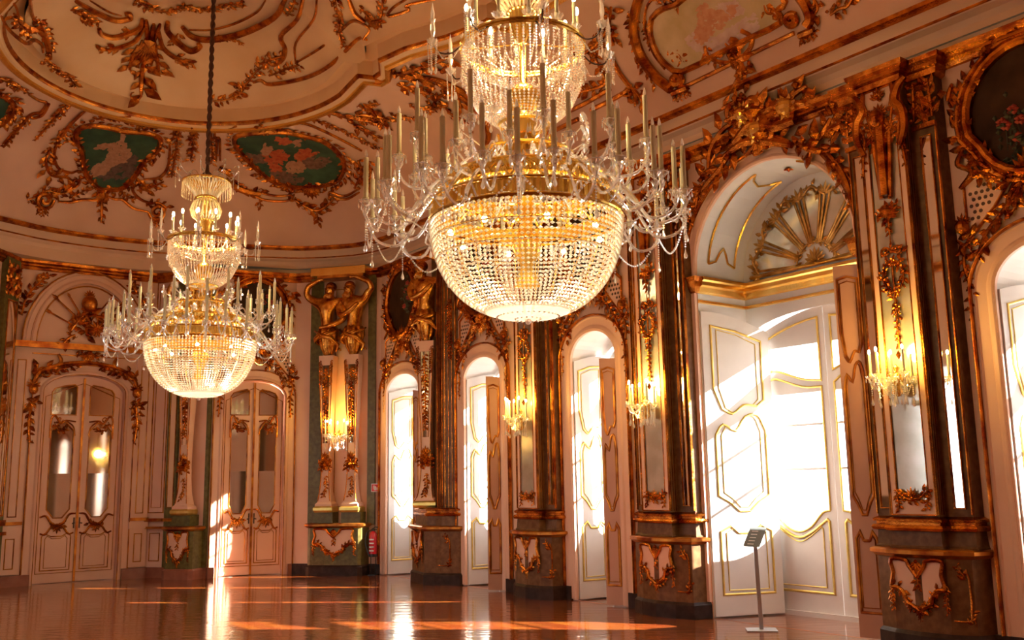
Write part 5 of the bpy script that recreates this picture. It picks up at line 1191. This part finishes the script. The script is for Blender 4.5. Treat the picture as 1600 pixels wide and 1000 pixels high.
def dish(mb, r, z, R=.062, n=10):
    vs = []; fs = []
    for i in range(n*2):
        a = PI*i/n; k = 1 if i % 2 else .8
        for rr, zz in ((.012, -.055), (R*.45, -.04), (R*k, 0 if i % 2 else -.008)): vs.append((r+rr*math.cos(a), rr*math.sin(a), z+zz))
    for i in range(n*2):
        j = (i+1) % (n*2)
        for q in (0, 1): fs.append((3*i+q, 3*j+q, 3*j+q+1, 3*i+q+1))
    mb.add(vs, fs)
def arm(root, r0, z0, zlow, r1, zc, ctop, lit=False, lobes=0, pend=True, swag=0, drop=.22):
    def make():
        a = MB(); P = smooth([(r0, 0, z0), (r0+(r1-r0)*.18, 0, z0+.06), (r0+(r1-r0)*.38, 0, z0-.04), (r0+(r1-r0)*.62, 0, zlow), (r0+(r1-r0)*.88, 0, zlow+.01), (r1+.01, 0, (zlow+zc)/2), (r1, 0, zc-.05)], 4)
        a.tube(P, .0125, 6); dish(a, r1, zc); dish(a, r1, zc-.07, .035)
        if lobes: 
            c = r0+(r1-r0)*.5; a.tube(smooth([(c-.1, .02, zlow+.1), (c, .03, zlow+.17), (c+.06, .02, zlow+.10), (c, .01, zlow+.06), (c-.03, .02, zlow+.1)], 4), .008, 5)
        o = part(a, 'glass_arm', 'clear_glass', root)
        c1, c2 = candle_mesh(r1, zc-.03, ctop, lit); two(c1, 'ivory', c2, 'flame' if lit else 'crystal', 'candle', o)
        if pend:
            p = MB()
            for q in range(6): aa = 2*PI*q/6; p.drop((r1+.055*math.cos(aa), .055*math.sin(aa), zc-.015), .008, .055)
            p.tube([(r1+.055*math.cos(2*PI*q/8), .055*math.sin(2*PI*q/8), zc-.012) for q in range(8)], .003, 3, closed=True); p.tube([(r1+.055, 0, zc-.012), (r1, 0, zc-.06)], .003, 3)
            string(p, [(r1, 0, zc-.06), (r1, 0, zc-.06-drop)], .009); p.drop((r1, 0, zc-.06-drop), .016, .085)
            if swag:
                th = swag; q0 = np.array([r1, 0, zc-.10]); q1 = np.array([r1*math.cos(th), r1*math.sin(th), zc-.10])
                string(p, [q0+(q1-q0)*t+np.array([0, 0, -.20*math.sin(PI*t)]) for t in [k/10 for k in range(11)]], .0105)
            part(p, 'pendants', 'crystal', o)
        return o
    return make
N1, N2 = 30, 24
ring_of(N1//2, arm(ch, .60, 3.88, 3.60, 1.25, 3.82, 4.15, swag=2*PI/N1*2, lobes=1, drop=.26), ch, 'a', .05)
ring_of(N1//2, arm(ch, .60, 3.92, 3.70, 1.16, 3.90, 4.24, lobes=0, drop=.12), ch, 'a', .05+2*PI/N1)
ring_of(N2//2, arm(ch, .36, 4.12, 3.98, .99, 4.24, 4.58, lobes=1, drop=.16), ch, 'a', .12)
ring_of(N2//2, arm(ch, .36, 4.08, 3.94, .82, 4.16, 4.46, drop=.10), ch, 'a', .12+PI/N2*2)
def mkb():
    s = MB(); s.ball((.60, 0, 3.60), .024, 8, 6); return part(s, 'inner_bulb', 'bulb', ch)
ring_of(8, mkb, ch, 'b', .24)
# starburst rosettes and crystal cluster of the stem
def star(mb, c, R, axis):
    ax = np.array(axis)/np.linalg.norm(axis); b = np.cross(ax, [0, 0, 1.]); b /= np.linalg.norm(b); d = np.cross(b, ax)
    for k in range(22):
        a = 2*PI*k/22; v = b*math.cos(a)+d*math.sin(a); w_ = b*math.cos(a+.14)+d*math.sin(a+.14)
        mb.add([c+v*R*.22, c+v*R*.6+ax*.012, c+v*R, c+w_*R*.55-ax*.012], [(0, 1, 2), (0, 2, 3), (0, 3, 1), (1, 3, 2)])
    mb.bead(c+ax*.02, R*.2, R*.2, 8)
def mk():
    s = MB(); star(s, np.array([.52, 0, 4.42]), .10, (1, 0, 0)); s.tube([(.1, 0, 4.3), (.35, 0, 4.3), (.50, 0, 4.40)], .006, 4); return part(s, 'starburst', 'clear_glass', ch)
ring_of(8, mk, ch, 's', .3)
m = MB()
for i in range(70):
    a = random.uniform(0, 2*PI); r = random.uniform(.12, .34); z = random.uniform(4.02, 4.5); m.drop((r*math.cos(a), r*math.sin(a), z), .014, .08)
for i in range(24):
    a = 2*PI*i/24; string(m, [(.62*math.cos(a), .62*math.sin(a), 4.0), (.50*math.cos(a+.06), .50*math.sin(a+.06), 4.06), (.38*math.cos(a+.13), .38*math.sin(a+.13), 4.24)], .010)
part(m, 'stem_crystals', 'crystal', ch)['kind'] = 'stuff'
# middle basket
m = MB()
for i in range(64):
    a = 2*PI*i/64; c_, s_ = math.cos(a), math.sin(a)
    string(m, [((.49+.00*k)*c_, .49*s_, 5.13-.03*k) for k in (0, 6)], .011, .012)
    string(m, [(r*c_, r*s_, z) for r, z in ((.485, 4.96), (.46, 4.82), (.38, 4.66), (.27, 4.56), (.20, 4.52))], .011, .012)
    if i % 2 == 0: string(m, [(.48*c_, .48*s_, 5.1), (.36*c_, .36*s_, 4.98), (.2*c_, .2*s_, 4.92)], .011, .012); m.drop((.50*c_, .50*s_, 4.95), .012, .07)
part(m, 'crystal_basket', 'crystal', ch)
m = MB(); n = 80
for R, z in ((.50, 5.15), (.50, 5.18)): m.tube([(R*math.cos(2*PI*k/60), R*math.sin(2*PI*k/60), z) for k in range(60)], .011, 5, closed=True)
pleats(.49, 5.14, 5.19, .008, 70)
mr = MB(); mr.tube([(.20*math.cos(2*PI*k/30), .20*math.sin(2*PI*k/30), 4.51) for k in range(30)], .014, 5, closed=True); part(mr, 'basket_ring', 'chandelier_gold', ch)
for k in range(4): a = PI*k/2; m.tube([(.02*math.cos(a), .02*math.sin(a), 5.2), (.49*math.cos(a), .49*math.sin(a), 5.16)], .007, 4)
part(m, 'basket_rim', 'chandelier_gold', ch)
def lit_arm(): 
    a = MB(); dish(a, .45, 5.26); dish(a, .45, 5.20, .04); o = part(a, 'glass_arm', 'clear_glass', ch)
    c1, c2 = candle_mesh(.45, 5.24, 5.46, True, .015); two(c1, 'ivory', c2, 'flame', 'candle', o); return o
ring_of(12, lit_arm, ch, 'l', .1)
def spire_arm():
    a = MB(); a.tube(smooth([(.49, 0, 5.16), (.58, 0, 5.08), (.68, 0, 5.08), (.73, 0, 5.16)], 4), .007, 5); o = part(a, 'spire_arm', 'iron', ch)
    p = MB(); p.lathe((.73, 0, 5.16), [(.03, 0), (.012, .05), (.022, .10), (.014, .2), (.018, .24), (.001, .34)], 6); dish(p, .73, 5.18, .05); dish(p, .73, 5.36, .025)
    for q in range(5): aa = 2*PI*q/5; string(p, [(.73+.04*math.cos(aa), .04*math.sin(aa), 5.16), (.73+.03*math.cos(aa), .03*math.sin(aa), 4.96)], .008); p.drop((.73+.03*math.cos(aa), .03*math.sin(aa), 4.97), .010, .07)
    th = .35; string(p, [(.73, 0, 5.15), (.66, .06, 5.0), (.58, .08, 5.0), (.50, .05, 5.14)], .008)
    part(p, 'spire', 'crystal', o); return o
ring_of(8, spire_arm, ch, 'sp', .2)
# vase, flared crown and top
m = MB()
for i in range(26):
    a = 2*PI*i/26; m.tube([(r*math.cos(a), r*math.sin(a), z) for r, z in ((.10, 5.46), (.19, 5.53), (.215, 5.62), (.18, 5.72), (.12, 5.78))], .010, 5)
part(m, 'glass_vase', 'warm_crystal', ch)
m = MB(); m.lathe((0, 0, 0), [(.03, 5.2), (.09, 5.3), (.11, 5.44), (.13, 5.46), (.12, 5.48), (.03, 5.5), (.03, 5.6), (.06, 5.65), (.03, 5.76), (.14, 5.78), (.155, 5.80), (.14, 5.82), (.03, 5.83), (.03, 6.1)], 24)
m.lathe((0, 0, 0), [(.335, 6.02), (.35, 6.03), (.345, 6.05), (.32, 6.055), (.2, 6.09), (.18, 6.10)], 30); part(m, 'vase_mounts', 'chandelier_gold', ch, True)
m = MB()
for i in range(44):
    a = 2*PI*i/44; m.tube([(r*math.cos(a), r*math.sin(a), z) for r, z in ((.15, 5.82), (.20, 5.90), (.27, 5.98), (.33, 6.03))], .009, 4)
    string(m, [(.335*math.cos(a), .335*math.sin(a), 6.02), (.34*math.cos(a), .34*math.sin(a), 5.87)], .008, .014); m.drop((.34*math.cos(a), .34*math.sin(a), 5.88), .008, .06)
for i in range(12): a = 2*PI*i/12; m.ball((.12*math.cos(a), .12*math.sin(a), 6.08), .02, 6, 4)
part(m, 'flared_crown', 'warm_crystal', ch)
def top_arm():
    a = MB(); a.tube(smooth([(.12, 0, 6.10), (.2, 0, 6.18), (.3, 0, 6.12), (.38, 0, 6.14), (.44, 0, 6.24), (.41, 0, 6.29), (.37, 0, 6.26)], 4), .007, 5); o = part(a, 'crown_arm', 'clear_glass', ch)
    p = MB(); string(p, [(.44, 0, 6.22), (.44, 0, 6.02)], .009); p.drop((.44, 0, 6.03), .012, .08); string(p, [(.44, 0, 6.2), (.34, .03, 6.08), (.25, 0, 6.16)], .009)
    for z in (6.2, 6.28): a_ = p.bead((.435, 0, z), .018, .018, 6)
    part(p, 'pendants', 'crystal', o); return o
ring_of(8, top_arm, ch, 't', .1)
m = MB(); m.lathe((0, 0, 0), [(.06, 6.1), (.09, 6.14), (.03, 6.2), (.02, 6.3), (.035, 6.33), (.02, 6.38), (.001, 6.42)], 12)
for s in (0, 1): m.tube([(.017*math.cos(t*75+PI*s), .017*math.sin(t*75+PI*s), 6.36+t*3.12) for t in [k/200 for k in range(201)]], .021, 5)
part(m, 'chain', 'cord', ch)
m = MB(); m.lathe((0, 0, 0), [(.001, 9.42), (.10, 9.40), (.12, 9.47)], 16); part(m, 'ceiling_rose', 'gilt', ch)
ch.location = (.124, 7.268, Z0)
c2 = copy_tree(ch); c2.location = (-4.351, 13.234, Z0); c2['label'] = 'small-looking three-tier crystal chandelier farther away on the left, on a twisted cord'

# ------------------------------------------------------------------ wall sconces
def make_sconce(n=6, R=.27, sp=2.5):
    root = empty('wall_sconce', (0, 0, 0), 'x', 'sconce', 'crystal wall sconces with lit candles')
    m = MB(); m.lathe((0, -.03, 0), [(.02, -.16), (.06, -.12), (.04, -.06), (.07, -.01), (.10, .02), (.05, .05), (.02, .10), (.04, .13), (.001, .17)], 12)
    m.ball((0, -.02, 0), .07, 8, 6)
    for k in range(5): a = PI*k/4; m.bead((.08*math.cos(a), -.05, .03+.05*math.sin(a)), .03, .03, 5)
    part(m, 'bracket', 'gold_leaf', root, True)
    m = MB()
    for k in range(5): a = PI+PI*(k+.5)/5; dish(m, .10*math.cos(a), .02); 
    m.drop((0, -.08, -.12), .03, .12)
    for k in range(9):
        a = PI+PI*k/8; string(m, [(.11*math.cos(a), .11*math.sin(a)-.02, .0), (.09*math.cos(a), .09*math.sin(a)-.02, -.17)], .009); m.drop((.09*math.cos(a), .09*math.sin(a)-.02, -.17), .012, .08)
    part(m, 'crystal_drops', 'crystal', root)
    for k in range(n):
        th = PI+PI/2+(k-(n-1)/2)*sp/(n-1); r = R*(1 if k % 2 == 0 else .72); zc = .04 if k % 2 == 0 else .0; cs, sn = math.cos(th), math.sin(th)
        a = MB(); a.tube(smooth([(.04*cs, .04*sn, .02), (r*.4*cs, r*.4*sn, -.02), (r*.75*cs, r*.75*sn, -.07), (r*cs, r*sn, -.04), (r*cs, r*sn, zc)], 4), .010, 5)
        b = MB(); dish(b, 0, 0); a.add([(x+r*cs, y+r*sn, z+zc+.03) for x, y, z in b.v], b.f); o = part(a, 'glass_arm', 'clear_glass', root)
        c1, c2_ = candle_mesh(0, zc, zc+.25, True, .014, .0125)
        for q in (c1, c2_): q.v = [(x+r*cs, y+r*sn, z) for x, y, z in q.v]
        two(c1, 'ivory', c2_, 'flame', 'candle', o)
        p = MB()
        for q in range(5): aa = 2*PI*q/5; p.drop((r*cs+.05*math.cos(aa), r*sn+.05*math.sin(aa), zc+.02), .009, .06)
        p.tube([(r*cs+.05*math.cos(2*PI*q/8), r*sn+.05*math.sin(2*PI*q/8), zc+.018) for q in range(8)], .003, 3, closed=True); p.tube([(r*cs+.05, r*sn, zc+.018), (r*cs, r*sn, zc-.04)], .003, 3)
        string(p, [(r*cs, r*sn, zc-.04), (r*cs, r*sn, zc-.18)], .010); p.drop((r*cs, r*sn, zc-.18), .018, .10); string(p, [(r*cs, r*sn, zc-.03), (r*.6*cs, r*.6*sn, -.15), (.1*cs, .1*sn, -.02)], .008)
        part(p, 'pendants', 'crystal', o)
    return root
def place_sconce(o, F, u, w, z, label):
    p = F.P(u, w, z); o.location = tuple(p); o.rotation_euler = (0, 0, math.atan2(F.n[1], F.n[0])+PI/2); o['label'] = label
sc = make_sconce()
SC = [(RW, 11.5, .40, 2.66, 'lit crystal sconce on the pilaster right of the tall bay'), (RW, 7.9, .40, 2.66, 'lit crystal sconce on the pilaster left of the tall bay'),
      (RW, 5.17, .40, 2.66, 'lit crystal sconce on the pilaster between the second and third window'), (P2, 1.10, .24, 2.66, 'lit crystal sconce between the pair of gilt figures')]
SCP = []
for i, (F, u, w, z, lb) in enumerate(SC):
    o = sc if i == 0 else copy_tree(sc); place_sconce(o, F, u, w, z, lb); SCP.append(F.P(u, w+.22, z+.32))
m = MB(); fbox(m, P2, 1.04, 1.16, 0, .24, 2.58, 2.68); tag(m.build('sconce_arm', 'gilt'), 'small gilt wall block behind the sconce of the figure pair', 'bracket')

# ------------------------------------------------------------------ small things
g = at(1190, 985)
root = empty('info_stand', g, 'grey steel information stand with a tilted panel before the tall window', 'stand')
SF = Fr((g[0], g[1]), d=(math.cos(math.radians(-8)), math.sin(math.radians(-8))))
m = MB(); fbox(m, SF, -.17, .17, -.13, .13, .001, .013); part(m, 'base_plate', 'steel', root)
m = MB(); a = SF.P(.0, 0, .012); b = SF.P(-.03, 0, .98)
for s in (0,): m.box3(SF.P(-.022, -.012, .012), SF.P(.044, 0, 0)-SF.P(0, 0, 0), SF.P(0, .024, 0)-SF.P(0, 0, 0), (-.02, -.005, .98))
part(m, 'post', 'steel', root)
m = MB(); q = SF; m.box3(q.P(-.15, .10, .94), q.P(.17, 0, -.01)-q.P(0, 0, 0), q.P(.11, -.16, .20)-q.P(0, 0, 0), (-.008, .010, .014)); pn = part(m, 'panel', 'dark_panel', root)
m = MB()
for k in range(5):
    m.box3(q.P(-.115+.018*k, .105-.027*k, .965+.034*k), q.P(.07, 0, -.004)-q.P(0, 0, 0), q.P(.004, -.006, .008)-q.P(0, 0, 0), (0, 0, .002))
part(m, 'printed_lines', 'white_sign', pn)
# fire extinguisher on its stand, and the sign above
E0 = P2.P(1.80, .16, 0); root = empty('fire_extinguisher', E0, 'red fire extinguisher on a black stand by the first window', 'extinguisher')
x, y = E0[:2]
m = MB(); m.lathe((x, y, 0), [(.001, .36), (.075, .36), (.08, .38), (.08, .72), (.07, .79), (.03, .83), (.001, .83)], 20); cyl = part(m, 'cylinder', 'extinguisher_red', root, True)
m = MB()
for z in (.45, .52, .59, .66): m.box3(P2.P(1.80-.045, .16+.069, z), P2.P(.09, 0, 0)-P2.P(0, 0, 0), P2.P(0, .014, 0)-P2.P(0, 0, 0), (0, 0, .028))
part(m, 'instruction_label', 'white_sign', cyl)
m = MB(); m.lathe((x, y, 0), [(.03, .83), (.03, .87), (.015, .89), (.001, .89)], 10); m.tube([(x, y, .88), (x+.05, y-.02, .91), (x+.10, y-.03, .90)], .010, 6); m.tube([(x, y, .86), (x+.08, y-.03, .86)], .008, 6)
part(m, 'valve_handle', 'black_plastic', root)
m = MB(); m.tube(smooth([(x-.02, y-.03, .86), (x-.11, y-.05, .80), (x-.14, y-.06, .62), (x-.10, y-.06, .46), (x-.07, y-.07, .38)], 5), .011, 6); part(m, 'hose', 'black_plastic', root)
m = MB()
for s in (-.05, .05): m.tube([P2.P(1.80+s, .14, .005), P2.P(1.80+s, .14, .38)], .008, 6)
m.tube([P2.P(1.80, .06, .36), P2.P(1.80, .06, 1.62)], .007, 6); m.lathe((x, y, 0), [(.001, .345), (.085, .345), (.085, .40), (.082, .40)], 16); fbox(m, P2, 1.72, 1.88, .06, .24, .003, .012); part(m, 'stand', 'black_plastic', root)
z = 1.66; root = empty('fire_sign', P2.P(1.80, .06, z), 'small square red and white fire extinguisher sign on a thin pole', 'sign')
m = MB(); fbox(m, P2, 1.72, 1.88, .07, .076, z-.08, z+.08); part(m, 'sign_board', 'white_sign', root)
m = MB(); fbox(m, P2, 1.733, 1.867, .076, .079, z-.067, z+.067); rd = part(m, 'red_field', 'red_sign', root)
m = MB(); fbox(m, P2, 1.785, 1.825, .079, .081, z-.05, z+.02); fbox(m, P2, 1.795, 1.815, .079, .081, z+.02, z+.035); fbox(m, P2, 1.765, 1.80, .079, .081, z+.03, z+.042); fbox(m, P2, 1.762, 1.772, .079, .081, z-.03, z+.04); fbox(m, P2, 1.835, 1.855, .079, .081, z-.045, z+.005); part(m, 'pictogram', 'white_sign', rd)
# ------------------------------------------------------------------ light
w = bpy.data.worlds.new('sky'); scene.world = w; w.use_nodes = True
bg = w.node_tree.nodes['Background']; bg.inputs['Color'].default_value = (.88, .94, 1, 1); bg.inputs['Strength'].default_value = 4.6
def lamp(kind, name, loc, energy, color, size=.1, rot=None):
    l = bpy.data.lights.new(name, kind); l.energy = energy; l.color = color
    if kind == 'POINT': l.shadow_soft_size = size
    o = bpy.data.objects.new(name, l); COL.objects.link(o); o.location = tuple(map(float, loc)); return o
sun = lamp('SUN', 'sun', (8, 8, 12), 48, (1, .95, .86)); sun.data.angle = math.radians(.7)
sd = np.array([*(-.69*DA-.72*DN), -.425]); sun.rotation_euler = Vector(sd).to_track_quat('-Z', 'Y').to_euler()
for F_, (c, h, zs, rise, dep) in [(RW, w_) for w_ in WIN]+[(LW, w_) for w_ in WIN[4:]]:     # sampling portals in the real window openings
    l = bpy.data.lights.new('window_portal', 'AREA'); l.shape = 'RECTANGLE'; l.size = 2*h; l.size_y = 3.6; l.cycles.is_portal = True
    o = bpy.data.objects.new('window_portal', l); COL.objects.link(o); o.location = tuple(F_.P(c, -dep-.15, 1.9))
    o.rotation_euler = Vector((F_.n[0], F_.n[1], 0)).to_track_quat('-Z', 'Y').to_euler()
vs = scene.view_settings; vs.view_transform = 'Standard'; vs.look = 'None'; vs.gamma = 1; vs.use_curve_mapping = False; vs.exposure = .5
cy = scene.cycles; cy.max_bounces = 7; cy.diffuse_bounces = 4; cy.glossy_bounces = 4; cy.transparent_max_bounces = 24; cy.transmission_bounces = 4
cy.sample_clamp_indirect = 6; cy.sample_clamp_direct = 0; cy.caustics_reflective = False; cy.caustics_refractive = False
cy.use_denoising = True
for cx, cy_ in ((.124, 7.268), (-4.351, 13.234)):
    lamp('POINT', 'bowl_bulbs', (cx, cy_, 3.45), 150, (1, .82, .56), .22)
    lamp('POINT', 'gallery_bulbs', (cx, cy_, 4.14), 170, (1, .56, .20), .15)
    lamp('POINT', 'candle_glow', (cx, cy_, 5.35), 380, (1, .55, .20), .12)
for p in SCP: lamp('POINT', 'sconce_glow', p, 30, (1, .60, .10), .10)
